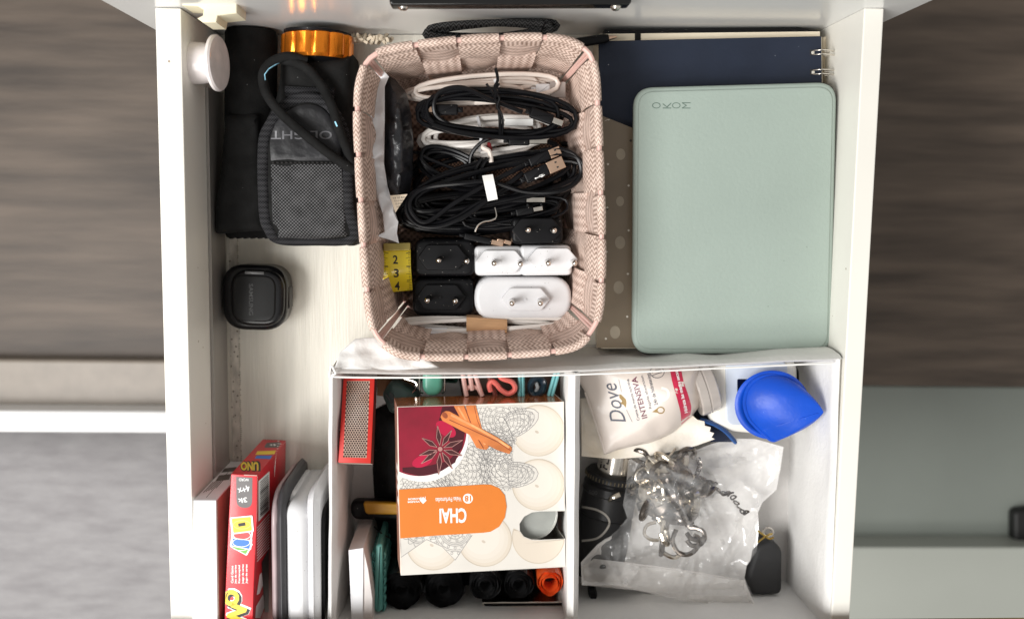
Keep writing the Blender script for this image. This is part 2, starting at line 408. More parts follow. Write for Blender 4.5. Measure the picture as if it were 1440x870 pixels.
# the wooden cabinet edge the drawer slides out of
oak = mat('oak_edge', (.30, .18, .08), .5, var=.25, vs=20, stretch=(.4, 3, 1), bump=.2)
a, b = P(780, 872, 9.95), P(1440, 866, 9.95)
g = G(); g.prism([(a.x-40, a.y-(b.y-a.y)/(b.x-a.x)*40), (b.x+10, b.y), (b.x+10, b.y-6), (a.x-40, a.y-8)], 9.95, 10.15)
tag(build('cabinet_top', g, oak, smooth=0, bevel=.06, at=(5, -32, 9.6)), 'brown oak cabinet edge along the bottom under which the drawer slides', 'cabinet')

# left background: grey fabric cushion, white rail, greige board
greige = mat('greige_board', (.24, .205, .17), .45, var=.08)
a = P(-60, 505, -25); b = P(300, 600, -25)
t = thing('bed_base', 'blurred low base with white rail and beige board left of the drawer', 'bed base', (-60, -30, -70))
g = G(); g.lohi((-130, P(0, 590, -27).y, -69.9), (P(420, 500, -27).x, P(0, 505, -27).y, -27)); build('board', g, greige, t, 0, .3)
g = G(); g.lohi((-130, P(0, 608, -24).y, -69.8), (P(420, 500, -27).x, P(0, 577, -24).y, -24)); build('rail', g, mat('white_rail', (.88, .88, .88), .4, var=.02), t, 0, .4)
fab = mat('grey_linen', (.25, .24, .246), .9, var=.14, vs=30, bump=1, bs=260, stretch=(1, 3.2, 1), col2=(.33, .32, .325))
g = G(); x1 = P(420, 700, -22).x; y1 = P(0, 612, -22).y
def cus(u, v):
    x = -130+u*(x1+130); y = y1-v*70
    e = min(1, v*7); z = -26+4.5*math.sqrt(max(0, 1-(1-e)**2))+.7*noise.noise(Vector((x*.06, y*.09, 3)))
    return (x, y, z)
g.grid(cus, 60, 60, -3); tag(build('cushion', g, fab, at=(x1-60, y1-30, -70)), 'light grey linen cushion at the lower left, out of focus', 'cushion')
# right background: grey-green cabinet with a pale shelf and a dark leg
gg = mat('grey_green_panel', (.25, .275, .25), .45, var=.1, vs=4)
side_cab = t = thing('side_cabinet', 'blurred grey-green cabinet with pale lower shelf right of the drawer', 'cabinet', (60, -40, -70))
xa = P(1120, 600, -40).x
g = G(); g.lohi((xa, P(0, 767, -42).y, -69.9), (xa+110, P(0, 533, -42).y, -42)); build('panel', g, gg, t, 0, .2)
g = G(); g.lohi((xa, P(0, 767, -41).y, -60), (xa+110, P(0, 763, -41).y, -41)); build('edging', g, mat('beige_edging', (.42, .35, .24), .5), t, 0, .1)
g = G(); g.lohi((xa, P(0, 960, -38).y, -69.8), (xa+110, P(0, 768, -38).y, -38)); build('shelf', g, mat('pale_shelf', (.42, .44, .40), .35, var=.05, vs=4), t, 0, .2)
g = G(); g.lohi((xa, P(0, 533, -30).y, -34), (xa+110, P(0, 533, -30).y+70, -30)); 
tag(build('bench_top', g, floor_wood, smooth=0, bevel=.2, at=(xa+50, P(0, 400, -30).y, -34)), 'brown wood-grain board to the right of the drawer, out of focus', 'board')
g = G(); g.lohi((P(0, 0, -27).x-110, P(0, 503, -29).y, -34), (P(420, 500, -27).x, P(0, 503, -29).y+70, -29)); 
tag(build('bench_top', g, floor_wood, smooth=0, bevel=.2, at=(-80, P(0, 300, -30).y, -34)), 'brown wood-grain board to the left of the drawer, out of focus', 'board')
g = G(); g.ppx(rpoly([(1427, 718), (1480, 712), (1480, 764), (1427, 764)], 9), -41.9, -40.5, .5)
build('rubber_foot', g, mat('soft_black', (.01, .01, .01), .5), side_cab)
# ================================================================ THE PINK WOVEN BASKET
wz = weave('pink_zigzag_webbing', (.30, .20, .155), (.86, .68, .59), 'zig', 3.0)
wp = weave('pink_plain_webbing', (.33, .22, .175), (.84, .66, .575), 'plain', 3.3)
wire = mat('pink_wire', (.74, .48, .42), .45, var=.06)
RIM = [(556, 68), (620, 59), (690, 54), (770, 53), (812, 63), (835, 92), (842, 190), (846, 330), (844, 425), (832, 464), (798, 490), (690, 500), (590, 501), (550, 490), (524, 458), (514, 380), (506, 250), (503, 145), (511, 98), (526, 78)]
BZ = 10.1
rp = catmull([P(x, y, BZ) for x, y in RIM], 10, True)
seglen = [0.]
for i in range(len(rp)): seglen.append(seglen[-1]+(rp[(i+1) % len(rp)]-rp[i]).length)
LT = seglen[-1]
import bisect
def rim(s):
    s %= LT; i = min(bisect.bisect_right(seglen, s)-1, len(rp)-1); k = (s-seglen[i])/(seglen[i+1]-seglen[i]); return rp[i].lerp(rp[(i+1) % len(rp)], k)
def s_at(px, py):
    q = P(px, py, BZ); return min((((rp[i]-q).length, seglen[i]) for i in range(len(rp))))[1]
bc = Vector((sum(q.x for q in rp)/len(rp), sum(q.y for q in rp)/len(rp), 0)); BB = .7
def rimn(s):
    t = (rim(s+.2)-rim(s-.2)).normalized(); n = Vector((-t.y, t.x, 0)); return n if n.dot(bc-rim(s)) > 0 else -n
def wall(s, v, off=0.):
    """v = 0 at the rim, 1 at the bottom; off = inward"""
    r = rim(s); k = 1-v; sx = .82+.18*k; sy = .865+.135*k
    p = Vector((bc.x+(r.x-bc.x)*sx, bc.y+(r.y-bc.y)*sy, BB+(BZ-BB)*k))
    return p+rimn(s)*off
bk = thing('woven_basket', 'pink woven basket holding cables, chargers and a tape measure', 'basket', (bc.x, bc.y, BB))
g = G(); g.tube([rim(LT*i/150) for i in range(150)], .17, 8, True); build('rim_wire', g, wire, bk)
g = G(); g.tube([wall(LT*i/150, .97) for i in range(150)], .13, 6, True); build('base_wire', g, wire, bk)
cs = [s_at(*c) for c in ((519, 84), (826, 74), (838, 463), (534, 474))]
for c in cs:
    for d in (-.12, .12):
        g = G(); g.tube([wall(c+d*(1-v*.6), v, .03) for v in (0, .35, .7, 1)], .12, 8); build('corner_wire', g, wire, bk)
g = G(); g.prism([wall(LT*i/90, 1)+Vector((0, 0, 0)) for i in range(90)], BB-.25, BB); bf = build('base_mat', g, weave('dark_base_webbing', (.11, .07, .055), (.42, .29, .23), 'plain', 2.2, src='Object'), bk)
sides = [(cs[0], cs[1], 5), (cs[1], cs[2], 6), (cs[2], cs[3], 5), (cs[3], cs[0], 6)]
rows = [(.02, .36), (.36, .68), (.68, .99)]; par = 0
for a, b, n in sides:
    if b < a: b += LT
    if b-a > LT/2: a, b = b-LT, a; 
    a, b = min(a, b)+.4, max(a, b)-.4; w = (b-a)/n
    for c in range(n):
        s0 = a+c*w; j1, j2, j3 = random.uniform(-.06, .06), random.uniform(.85, 1.15), random.uniform(-.04, .04)
        for r, (v0, v1) in enumerate(rows):
            over = (c+r+par) % 2 == 0; hh = (v1-v0)
            def tile(u, v):
                s = s0-(.0 if over else .09)+u*(w+(.0 if over else .18)); vv = v0-(.03 if over else .0)+v*(hh+(.06 if over else .0))
                if over: o = .0+.30*math.sin(pi*v)**.6*j2+.03*math.sin(pi*u)
                else: o = -.12+.24*math.sin(pi*u)*j2
                o += .03*noise.noise(Vector((s*1.3, vv*9, par)))
                return wall(s, vv, o)
            hz = (BZ-BB)*hh
            g = G(); g.grid(tile, 8, 6, .07, (lambda u, v: (u*w, v*hz)) if not over else (lambda u, v: (v*hz, u*w)))
            build('strap', g, wz if (over and r == 0) else (wp if over else (wz if r == 1 else wp)), bk)
        # the wrap over the rim wire
        gap = .2 if c else .24
        rr = .34+random.uniform(-.02, .03)
        def wrap(u, v):
            s = s0+gap+u*(w-2*gap+.08); a_ = (-75+v*330)*pi/180
            q = rim(s); n_ = rimn(s); edge = 1+.06*math.sin(pi*u)
            if v < .12: return wall(s, .13, .17)
            if v > .93: return wall(s, .11, -.2)
            a2 = (v-.12)/.81*pi
            return q+n_*math.cos(a2)*rr*edge*.8+Vector((0, 0, math.sin(a2)*rr*edge))
        g = G(); g.grid(wrap, 7, 14, .05, lambda u, v: (v*2.0, u*w)); build('rim_wrap', g, wz, bk, 60)
    par += n % 2+1

# ---------------------------------------------------------------- chargers
def charger(name_col, body, plate_c, pins, bodyz, z0, m, label, group, tipm=steel, plate_scale=1., r=14, bev=.28, ps=(44, 20)):
    c0 = P(plate_c[0], plate_c[1], bodyz)
    t = thing('plug_charger', label, 'charger', (c0.x, c0.y, z0), group)
    g = G(); g.ppx(rpoly(body, r), z0, bodyz, bev); build('body', g, m, t, 50)
    w, h = ps; cx, cy = plate_c
    hexa = [(cx-w, cy), (cx-w*.62, cy-h), (cx+w*.62, cy-h), (cx+w, cy), (cx+w*.62, cy+h), (cx-w*.62, cy+h)]
    g = G(); g.ppx(rpoly(hexa, 3), bodyz-.02, bodyz+.42, .07); build('plug_plate', g, m, t, 40)
    for px, py in pins:
        q = P(px, py, bodyz+1.5)
        g = G(); g.lathe([(.2, 0), (.2, .62), (.17, .64), (.17, .8)], (q.x, q.y, bodyz+.4), (0, 0, 1), 14); s_ = build('pin', g, m, t)
        g = G(); g.lathe([(.19, 0), (.19, .5), (.13, .62), (.05, .66), (0, .67)], (q.x, q.y, bodyz+1.15), (0, 0, 1), 14); build('pin_tip', g, tipm, s_)
    q = P(cx, cy, bodyz+.42); g = G(); g.lathe([(.1, 0), (.1, .05), (.04, .06)], (q.x, q.y, bodyz+.42), (0, 0, 1), 10); build('plate_dimple', g, m, t)
    return t
charger('k', [(583, 336), (667, 336), (668, 388), (582, 389)], (622, 362), [(617, 366), (656, 367)], 5.0, 1.2, black_plas, 'black dusty plug charger beside the yellow tape measure, upper of the two', None, ps=(35, 18))
charger('k', [(580, 391), (665, 391), (666, 444), (580, 444)], (620, 418), [(601, 422), (640, 423)], 4.6, 1.2, black_plas, 'black dusty plug charger left of the wide oval white charger', None, ps=(35, 18))
charger('k', [(719, 305), (791, 305), (792, 342), (719, 343)], (755, 324), [(743, 323), (779, 324)], 5.6, 1.2, black_plas, 'small black plug charger under the black cables, above the white chargers', None, ps=(36, 17), r=9)
charger('w', [(667, 346), (736, 346), (738, 387), (668, 388)], (703, 368), [(695, 370), (732, 371)], 5.1, 1.2, white_plas, 'small white plug charger right of the black charger, left one of the pair', 'two small white plug chargers side by side', ps=(35, 16), r=8)
charger('w', [(731, 345), (803, 345), (805, 387), (732, 388)], (777, 365), [(771, 370), (808, 370)], 5.3, 1.2, white_plas, 'small white plug charger against the right wall of the basket, right one of the pair', 'two small white plug chargers side by side', ps=(36, 16), r=8)
charger('w', [(667, 390), (804, 390), (804, 449), (667, 449)], (739, 421), [(720, 426), (760, 426)], 5.2, 1.2, white_plas, 'wide oval white plug charger with a raised hexagonal plug plate', None, r=29, bev=.35, ps=(35, 16))

# ---------------------------------------------------------------- tape measure
t = thing('tape_measure', 'yellow measuring tape coiled on edge showing 2, 3 and 4', 'tape measure', P(558, 378, 1.2))
yel = mat('tape_yellow', (.9, .70, .015), .3, var=.05, coat=.5)
a, b, c, d = P(537, 350, 5.7), P(577, 348, 5.7), P(580, 408, 4.9), P(541, 412, 4.9)
def tp(u, v):
    q = a.lerp(b, u).lerp(d.lerp(c, u), v); q.z += .55*math.sin(pi*v)-.2+.05*math.sin(pi*u); return q
g = G(); g.grid(tp, 8, 12, -.6); tb = build('tape', g, yel, t); g.uv = {}
H = g.surf(); gi = G()
for s_, y in (('2', 365), ('3', 384), ('4', 402)): gi.text(s_, (556+(y-365)*.07, y), (7, 12), 0, H, .02, .02)
for y in (356, 375, 394): gi.line([(541, y), (577, y)], .9, H)
for k in range(26):
    y = 352+k*2.2
    gi.line([(538+k*.1, y), (541.5+k*.1+(3 if k % 5 == 0 else 0), y)], .5, H); gi.line([(577+k*.08, y), (573.5+k*.08-(3 if k % 5 == 0 else 0), y)], .5, H)
build('scale_print', gi, ink_black, t, 0)
g = G(); g.prism([P(x, y, 4.7) for x, y in rect(558, 380, 34, 52, 2)], 1.2, 4.7, .1); build('coil', g, mat('tape_edge', (.42, .33, .04), .4, var=.3, stretch=(1, 9, 1)), t)
g = G(); g.ppx(rpoly([(539, 342), (577, 341), (577, 352), (539, 353)], 2), 5.3, 5.75, .05); build('end_clip', g, mat('brass_clip', (.42, .33, .10), .3, .6), t)

# ---------------------------------------------------------------- cables
def coil(cx, cy, rx, ry, ang, turns, z, r, seed, zr=.5, jr=.12, n=26, end=None, pw=1.3):
    rnd = random.Random(seed); K = int(turns*n); pts = []
    T = [(1+rnd.uniform(-jr, jr), 1+rnd.uniform(-jr*2.0, jr*1.2), rnd.uniform(-jr, jr)*ry, rnd.uniform(-jr, jr)*rx*.5, rnd.uniform(-4, 4)) for _ in range(int(turns)+3)]
    for i in range(K+1):
        q = i/n; k = int(q); f = q-k; f = f*f*(3-2*f); A = [T[k][j]*(1-f)+T[k+1][j]*f for j in range(5)]
        a = 2*pi*q; c_, s_ = math.cos(a), math.sin(a)
        x = rx*A[0]*c_+A[3]; y = ry*A[1]*math.copysign(abs(s_)**(1/pw if abs(s_) > 0 else 1), s_)+A[2]
        th = math.radians(ang+A[4]); zz = z-zr+2*zr*(q/turns)+.12*math.sin(a*2+seed)
        pts.append(P(cx+x*math.cos(th)+y*math.sin(th), cy-x*math.sin(th)+y*math.cos(th), zz))
    return pts
def usb_plug(t, c, ang, z, m, shell=steel, L=26, W=13, sl=14, sw=10, tilt=0, name='plug', neck=True):
    """plug body with metal shell; c = middle of the body in pixels, ang anticlockwise"""
    a = math.radians(ang); d = Vector((math.cos(a), -math.sin(a))); c = Vector(c)
    g = G(); g.prism([P(p.x, p.y, z) for p in rpoly(rect(c.x, c.y, L, W, -ang), 2.5, 3)], z-.55, z, .12, .12)
    if neck:
        q = c-d*(L/2+3); g.prism([P(p.x, p.y, z) for p in rpoly(rect(q.x, q.y, 8, W*.5, -ang), 1, 2)], z-.45, z-.1, .08, .08)
    o = build(name, g, m, t, 45)
    q = c+d*(L/2+sl/2-.5); g = G(); g.prism([P(p.x, p.y, z) for p in rect(q.x, q.y, sl, sw, -ang)], z-.5, z-.06, .03); build('metal_shell', g, shell, o, 0)
    if sw > 8 and shell is gold:
        g = G()
        for k in (-1, 1):
            h = q+Vector((-d.y, d.x))*k*sw*.22+d*1; g.prism([P(p.x, p.y, z) for p in rect(h.x, h.y, 3, 2.2, -ang)], z-.055, z-.045)
        build('shell_hole', g, ink_black, o, 0)
    return o
def tie(t, path, z, r=.07, m=None, name='twist_tie', twist=0):
    pts = [P(x, y, z+dz) for x, y, dz in path]
    g = G(); g.tube(catmull(pts, 6), r, 6)
    build(name, g, m or black_plas, t)
cable_w = mat('warm_white_cable', (.72, .64, .58), .42, var=.05)
# white cable at the back of the basket
t = thing('cable_bundle', 'white cable bundle lying at the back wall of the basket', 'cable', P(670, 130, 3.6))
g = G(); g.tube(coil(670, 126, 86, 17, 3, 6.3, 4.9, .19, 5, .5, .24), .16, 8); build('cable', g, cable_w, t)
usb_plug(t, (764, 126), 0, 5.2, white_plas, mat('grey_cap', (.30, .26, .24), .25, coat=.4), 20, 17, 22, 22)
tie(t, [(696, 112, .4), (701, 125, .6), (699, 140, .4)], 5.2, .12, white_plas, 'clasp')
# white cable showing through the first black bundle
t = thing('cable_bundle', 'white cable bundle showing between the two black cable bundles', 'cable', P(680, 190, 3.2))
g = G(); g.tube(coil(680, 188, 92, 23, 4, 6.3, 4.3, .19, 11, .5, .24), .17, 8); build('cable', g, white_cable, t)
g = G(); g.ppx(rect(730, 172, 40, 10, 0), 4.8, 5.1, .04); build('label_wrap', g, ink_white, t, 0)
tie(t, [(672, 165, .2), (677, 188, .9), (675, 212, .2)], 4.8, .12, white_plas, 'clasp')
# black bundle 1 with twist tie
t = thing('cable_bundle', 'black cable bundle bound with a black twist tie, near the back of the basket', 'cable', P(695, 160, 4.5))
g = G(); g.tube(coil(694, 160, 104, 29, -4, 6.4, 6.1, .16, 3, .5, .17), .165, 8); build('cable', g, black_cable, t)
g = G(); g.tube(catmull([P(x, y, z) for x, y, z in [(640, 180, 6.2), (612, 160, 6.5), (616, 132, 6.6), (648, 123, 6.8), (690, 140, 7.0), (735, 158, 7.0)]], 8), .15, 8); build('cable_end', g, black_cable, t)
usb_plug(t, (762, 163), -20, 7.1, black_plas, steel, 34, 15, 15, 8)
usb_plug(t, (628, 154), 180, 6.3, black_plas, gold, 32, 15, 13, 8)
tie(t, [(703, 190, -.3), (703, 170, .5), (702, 158, .6), (701, 148, .6), (696, 138, .9), (699, 130, 1.2), (696, 122, 1.5), (700, 112, 1.8), (697, 96, 2.1)], 6.8, .1)
tie(t, [(700, 146, .5), (692, 130, .9), (684, 118, 1.1)], 6.8, .08)
tie(t, [(706, 190, -.3), (707, 170, .5), (704, 158, .6), (699, 150, .7), (702, 138, .9), (696, 128, 1.2), (702, 118, 1.5)], 6.8, .08)
# the short black usb lead
t = thing('cable_bundle', 'single black lead with a silver plug lying over the white cables', 'cable', P(730, 205, 4.5))
g = G(); g.tube(catmull([P(x, y, z) for x, y, z in [(675, 262, 5), (662, 240, 5.4), (664, 215, 5.7), (685, 196, 6), (712, 192, 6.2)]], 8), .14, 8); build('cable', g, black_cable, t)
usb_plug(t, (730, 197), 0, 6.4, black_plas, steel, 30, 15, 25, 10)
# flat black cable left middle
t = thing('cable_bundle', 'loop of flat black cable in the middle of the basket at the left', 'cable', P(625, 235, 3.5))
g = G(); g.tube(coil(632, 236, 44, 22, -22, 4.2, 4.7, .2, 21, .5, .2), .15, 8); build('cable', g, black_cable, t)
tie(t, [(588, 214, 0), (600, 222, .3), (640, 238, .6)], 4.9, .12, black_cable, 'lead')
for dx in (0, 8): tie(t, [(668+dx, 253, 0), (670+dx, 235, .7), (678+dx, 222, .9)], 5.4, .13, black_plas, 'hook_strap')
usb_plug(t, (574, 214), 180, 5.0, black_plas, gold, 14, 10, 6, 8)
# black bundle 2, the big one with gold plugs and white label
t = thing('cable_bundle', 'large black cable bundle with two gold plugs and a white paper label', 'cable', P(690, 260, 3.6))
g = G(); g.tube(coil(694, 262, 124, 30, 14, 4.6, 6.0, .17, 8, .5, .14), .17, 8); build('cable', g, black_cable, t)
pth = [[(826, 248), (812, 222), (780, 218), (740, 232), (695, 254), (640, 285), (600, 312), (580, 300), (578, 280), (600, 264), (650, 258), (690, 256), (740, 270), (790, 268), (816, 248), (812, 222), (790, 210), (760, 212)],
       [(736, 243), (700, 270), (660, 300), (620, 318), (588, 316), (572, 296), (580, 272), (620, 258)],
       [(733, 256), (705, 270), (670, 288), (640, 306), (600, 318)]]
for i, p in enumerate(pth):
    g = G(); g.tube(catmull([P(x, y, 7.0-.25*i+.1*math.sin(x*.05)) for x, y in p], 8), .165, 8); build('cable', g, black_cable, t)
usb_plug(t, (759, 223), 22, 7.3, black_plas, gold, 32, 14, 16, 13)
o = usb_plug(t, (755, 244), 24, 7.8, black_plas, gold, 36, 16, 24, 17)
g2 = G(); h = lambda px, py, lift=0: P(px, py, 7.83+lift)
g2.line([(753, 251), (766, 246)], .9, h); g2.line([(757, 249.5), (759.5, 246.5), (762, 245.8)], .7, h); g2.line([(759, 248.7), (762, 249), (764, 247.7)], .7, h); g2.ink(ell(753.3, 250.9, 1.3, 1.3, n=8), h); g2.ink(ell(762.3, 245.8, .9, .9, n=6), h)
build('plug_symbol', g2, ink_white, o, 0)
lab = [P(678, 247, 7.7), P(693, 245, 7.7), P(700, 280, 7.6), P(686, 283, 7.6)]
g = G(); g.grid(lambda u, v: lab[0].lerp(lab[1], u).lerp(lab[3].lerp(lab[2], u), v)+Vector((0, 0, .35*math.sin(pi*v)-.1)), 4, 10, -.03); build('paper_label', g, ink_white, t)
# thin black bundle 3
t = thing('cable_bundle', 'thin black cable bundle with silver wire tie, above the small black charger', 'cable', P(720, 300, 3.6))
g = G(); g.tube(coil(722, 298, 66, 17, 6, 4.5, 5.2, .09, 13, .4, .2), .1, 8); build('cable', g, black_cable, t)
usb_plug(t, (738, 297), 10, 6.3, black_plas, steel, 26, 11, 13, 6)
usb_plug(t, (728, 281), 0, 6.0, black_plas, steel, 26, 9, 26, 7)
tie(t, [(696, 292, .2), (698, 305, .3), (690, 310, .4), (680, 312, .5), (672, 317, .5), (668, 326, .5)], 6.0, .06, steel)
# dark leads behind, down the left and under everything
t = thing('cable_bundle', 'loose tangle of black leads filling the basket bottom under the other bundles', 'cable', P(690, 270, 1.2))
g = G(); g.tube(coil(680, 255, 118, 58, 8, 8.5, 3.0, .2, 31, 1.0, .22), .19, 8); build('cable', g, black_cable, t)
g = G(); g.tube(coil(660, 300, 92, 24, 0, 5.5, 3.8, .2, 33, .5, .25), .17, 8); build('cable', g, black_cable, t)
usb_plug(t, (672, 336), -12, 5.0, black_plas, gold, 40, 10, 17, 7)
usb_plug(t, (704, 338), -16, 4.9, gold, gold, 12, 6, 10, 6, neck=False)
# the small mesh pouch and bits of colour under the cables
t = thing('mesh_pouch', 'dark brown mesh pouch half hidden under the cables', 'pouch', P(700, 215, .9))
g = G(); g.ppx(rpoly([(585, 200), (790, 195), (795, 250), (590, 262)], 12), .9, 3.4, .5); build('mesh_body', g, weave('brown_mesh', (.02, .012, .01), (.16, .09, .06), 'mesh', 4, src='Object'), t)
tag(build('tag', G().ppx(rpoly([(696, 226), (724, 218), (727, 223), (700, 232)], 2), 4.9, 5.2, .05), mat('blue_fabric', (.01, .05, .30), .5), at=P(710, 225, 4.9)), 'small bright blue tag peeking out between the cables', 'tag')
t = thing('wire_end', 'cream wire end with a red clip between the cable bundles', 'wire', P(682, 210, 4.5))
g = G(); g.tube(catmull([P(x, y, z) for x, y, z in [(686, 200, 5.6), (679, 207, 6.1), (688, 213, 6.1), (691, 228, 6.0)]], 6), .16, 8); build('wire', g, cable_w, t)
g = G(); g.ppx(rpoly([(682, 200), (690, 200), (693, 212), (686, 215)], 2), 5.3, 5.9, .1); build('clip', g, mat('dark_red', (.22, .01, .012), .4), t)
# white cable with cardboard band at the front of the basket
t = thing('cable_bundle', 'white cable coil held by a brown cardboard band at the basket front', 'cable', P(680, 456, 1.2))
g = G(); g.tube(coil(678, 456, 113, 9, -1, 5.5, 4.7, .15, 44, .5, .1, pw=1), .15, 8); build('cable', g, white_cable, t)
g = G(); g.tube(catmull([P(x, y, 5.0) for x, y in [(790, 460), (770, 467), (700, 468), (650, 466), (634, 465)]], 8), .14, 8); build('lead', g, white_cable, t)
usb_plug(t, (613, 465), 180, 5.2, white_plas, gold, 34, 9, 13, 4)
c4 = [P(656, 444, 5.35), P(713, 448, 5.35), P(713, 469, 5.35), P(656, 468, 5.35)]
g = G(); g.grid(lambda u, v: c4[0].lerp(c4[1], u).lerp(c4[3].lerp(c4[2], u), v)+Vector((0, 0, .25*math.sin(pi*v)-(.9*(v < .01 or v > .99)))), 4, 14, -.04); build('cardboard_band', g, mat('kraft_card', (.50, .29, .15), .8, var=.12, vs=200, stretch=(.3, 2, 1)), t)
# clear packet with a white sealed edge
t = thing('plastic_packet', 'clear plastic packet with white seam and dark contents against the basket wall', 'packet', P(550, 210, 3))
film = film_mat('clear_film', .03, (.05, .05, .055))
out = [(541, 103), (556, 112), (571, 130), (578, 160), (581, 200), (580, 245), (576, 270), (567, 290), (556, 300), (549, 280), (538, 255), (535, 200), (541, 150)]
rn = lambda x, y, s, z=0: noise.noise(Vector((x*s, y*s, z)))
def zb(px, py, d): return 6.2+min(d, 16)*.085+.28*abs(rn(px, py, .09))*min(1, d/4)
g = G(); g.sheet(out, lambda px, py, d: zb(px, py, d)-.25, 4, .3); build('dark_contents', g, mat('dark_contents', (.012, .013, .016), .3, var=.9, vs=130, bump=1, bs=120), t, 60)
g = G(); g.sheet(out, lambda px, py, d: zb(px, py, d)+.35*abs(rn(px, py, .2, 4)), 3.2, 0); build('film', g, film, t, 25)
sm = [(524, 106), (535, 96), (547, 108), (541, 122), (541, 170), (540, 230), (545, 262), (553, 290), (560, 312), (558, 328), (561, 342), (551, 338), (530, 332), (541, 326), (538, 300), (524, 262), (520, 200), (522, 150), (533, 120)]
def zs(px, py, d): return 6.9+.5*rn(px, py, .05, 1)+.25*math.sin(py*.09)+.1*rn(px, py, .2, 2)
g = G(); g.sheet(sm, zs, 4, .03); build('white_seam', g, mat('milky_film', (.80, .80, .82), .3, var=.05, bump=.6, bs=120, alpha=.95), t, 50)
g = G(); g.ppx([(548, 275), (573, 273), (556, 299)], 7.15, 7.2); cd_ = build('paper_card', g, mat('cream_card', (.70, .58, .44), .6), t, 0)
H = g.surf(); gi = G()
for k in range(4): gi.text('CE LE RO', (561-k*.3, 278+k*4.2), (17-k*4, 2.4), 4, H, .02)
build('card_print', gi, ink_black, t, 0)
# ================================================================ LEFT COMPARTMENT
nylon = mat('black_nylon', (.010, .010, .010), .85, var=.35, vs=90, bump=.8, bs=700, spec=.15, spots=((.2, .2, .2), 160, .04))
bind = weave('ribbed_binding', (.006, .006, .007), (.04, .04, .043), 'plain', 5.5, .7, 'Object', .0003)
leather = mat('black_leatherette', (.011, .011, .013), .42, var=.5, vs=45, bump=.7, bs=260, spec=.3)
twill = weave('ballistic_mesh', (.006, .006, .006), (.13, .13, .135), 'mesh', 4.3, .5, 'Object', .0003)
# slim black sheath by the left wall
t = thing('fabric_sheath', 'slim matt black fabric sheath next to the white knob', 'sheath', P(350, 190, 0))
a, b = P(353, 42, 2), P(350, 322, 1.9)
g = G(); g.lathe([(1.2, 0), (1.7, .05), (1.8, .3), (1.78, 6), (1.7, 9), (1.75, (a-b).length)], (a.x, a.y, 1.85), (b-a), 32); build('tube', g, nylon, t)
g = G(); g.sheet([(p.x, p.y) for p in rpoly([(317, 163), (364, 160), (371, 324), (303, 329), (304, 285), (311, 240)], 6)], lambda x, y, d: 3.6+.4*min(1, d/6)+.1*noise.noise(Vector((x*.04, y*.03, 7))), 6, 1.6); build('flap', g, nylon, t)
g = G()
sc = [(314, 322)]+[(318+k*5, 336 if k % 2 else 333) for k in range(14)]+[(386, 322)]
g.ppx(sc, .6, 2.0, .1); build('pinked_strip', g, nylon, t)
# torch with an orange ring, inside its holster
t = thing('flashlight', 'black torch with a fluted orange ring sticking out of its holster', 'flashlight', P(447, 70, .3))
a, b = P(447, 50, 3.0), P(446, 84, 3.0); ax = (b-a).normalized()
prof = [(2.15, -.05), (2.45, .12), (2.47, .3), (2.47, 1.5), (2.3, 1.7)]
u_ = Vector((1, 0, 0)); w_ = ax.cross(u_)
rr = [[a+ax*h+(u_*math.cos(2*pi*k/96)+w_*math.sin(2*pi*k/96))*(r-.16*max(0, math.cos(2*pi*k/96*12))**3*(1 if .1 < h < 1.6 else .3)) for k in range(96)] for r, h in prof]
orange = mat('orange_anodised', (.85, .25, .02), .22, .85, var=.1)
g = G(); g.rings(rr); build('orange_ring', g, orange, t, 30)
g = G(); g.lathe([(2.3, 0), (1.5, .5), (1.5, 8)], a+ax*1.6-Vector((0, 0, .1)), ax, 32); build('barrel', g, black_plas, t)
g = G(); g.lathe([(1.9, 0), (2.3, .1), (2.3, .3)], a-ax*.25, ax, 32); build('tail_cap', g, black_plas, t)
t = thing('holster', 'black padded torch holster with mesh front, leather patch and wrist cord', 'holster', P(435, 220, 0))
body = [(398, 81), (430, 78), (488, 78), (497, 84), (499, 150), (500, 240), (503, 338), (470, 341), (400, 339), (380, 333), (372, 300), (374, 180), (388, 140), (394, 110)]
g = G(); g.sheet([(p.x, p.y) for p in catmull(body, 4, True)], lambda x, y, d: 3.3+1.5*math.sqrt(1-(1-min(1, d/20))**2)+.12*noise.noise(Vector((x*.04, y*.04, 3))), 5, 3.1); build('body', g, nylon, t, 70)
g = G(); g.ppx(rpoly([(400, 121), (470, 124), (470, 138), (400, 136)], 2), 4.6, 5.05, .06); build('webbing_loop', g, bind, t)
fl = [(378, 322), (371, 295), (370, 205), (380, 175), (400, 148), (430, 137), (456, 144), (476, 168), (487, 205), (490, 290), (497, 335), (440, 340), (392, 338)]
FL = [(p.x, p.y) for p in catmull(fl, 5, True)]
def zfl(px, py, d): return 5.35+.25*min(1, d/14)-(.9*max(0, (py-318)/22)**2)+.06*noise.noise(Vector((px*.05, py*.05, 0)))
g = G(); g.sheet(FL, zfl, 5, .4); pad = build('flap', g, nylon, t, 60)
Hf = g.surf()
g = G(); pz = [(381, 226), (380, 196), (390, 170), (408, 154), (431, 147), (452, 152), (468, 170), (478, 196), (480, 226)]
g.sheet([(p.x, p.y) for p in catmull(pz, 4)], lambda x, y, d: zfl(x, y, 20)+.08*min(1, d/4), 5, .06); lp = build('leather_patch', g, leather, t, 60)
Hp = g.surf()
g = G(); g.text('OLIGHT', (424, 190), (86, 12), 180, Hp, .035, .01); build('embossed_name', g, mat('worn_embossing', (.09, .09, .10), .3, spec=.7), lp, 0)
g = G(); g.sheet([(381, 231), (480, 231), (485, 300), (489, 333), (440, 336), (392, 334), (383, 310)], lambda x, y, d: zfl(x, y, 20)+.05*min(1, d/4), 5, .06); build('mesh_front', g, twill, t, 60)
g = G()
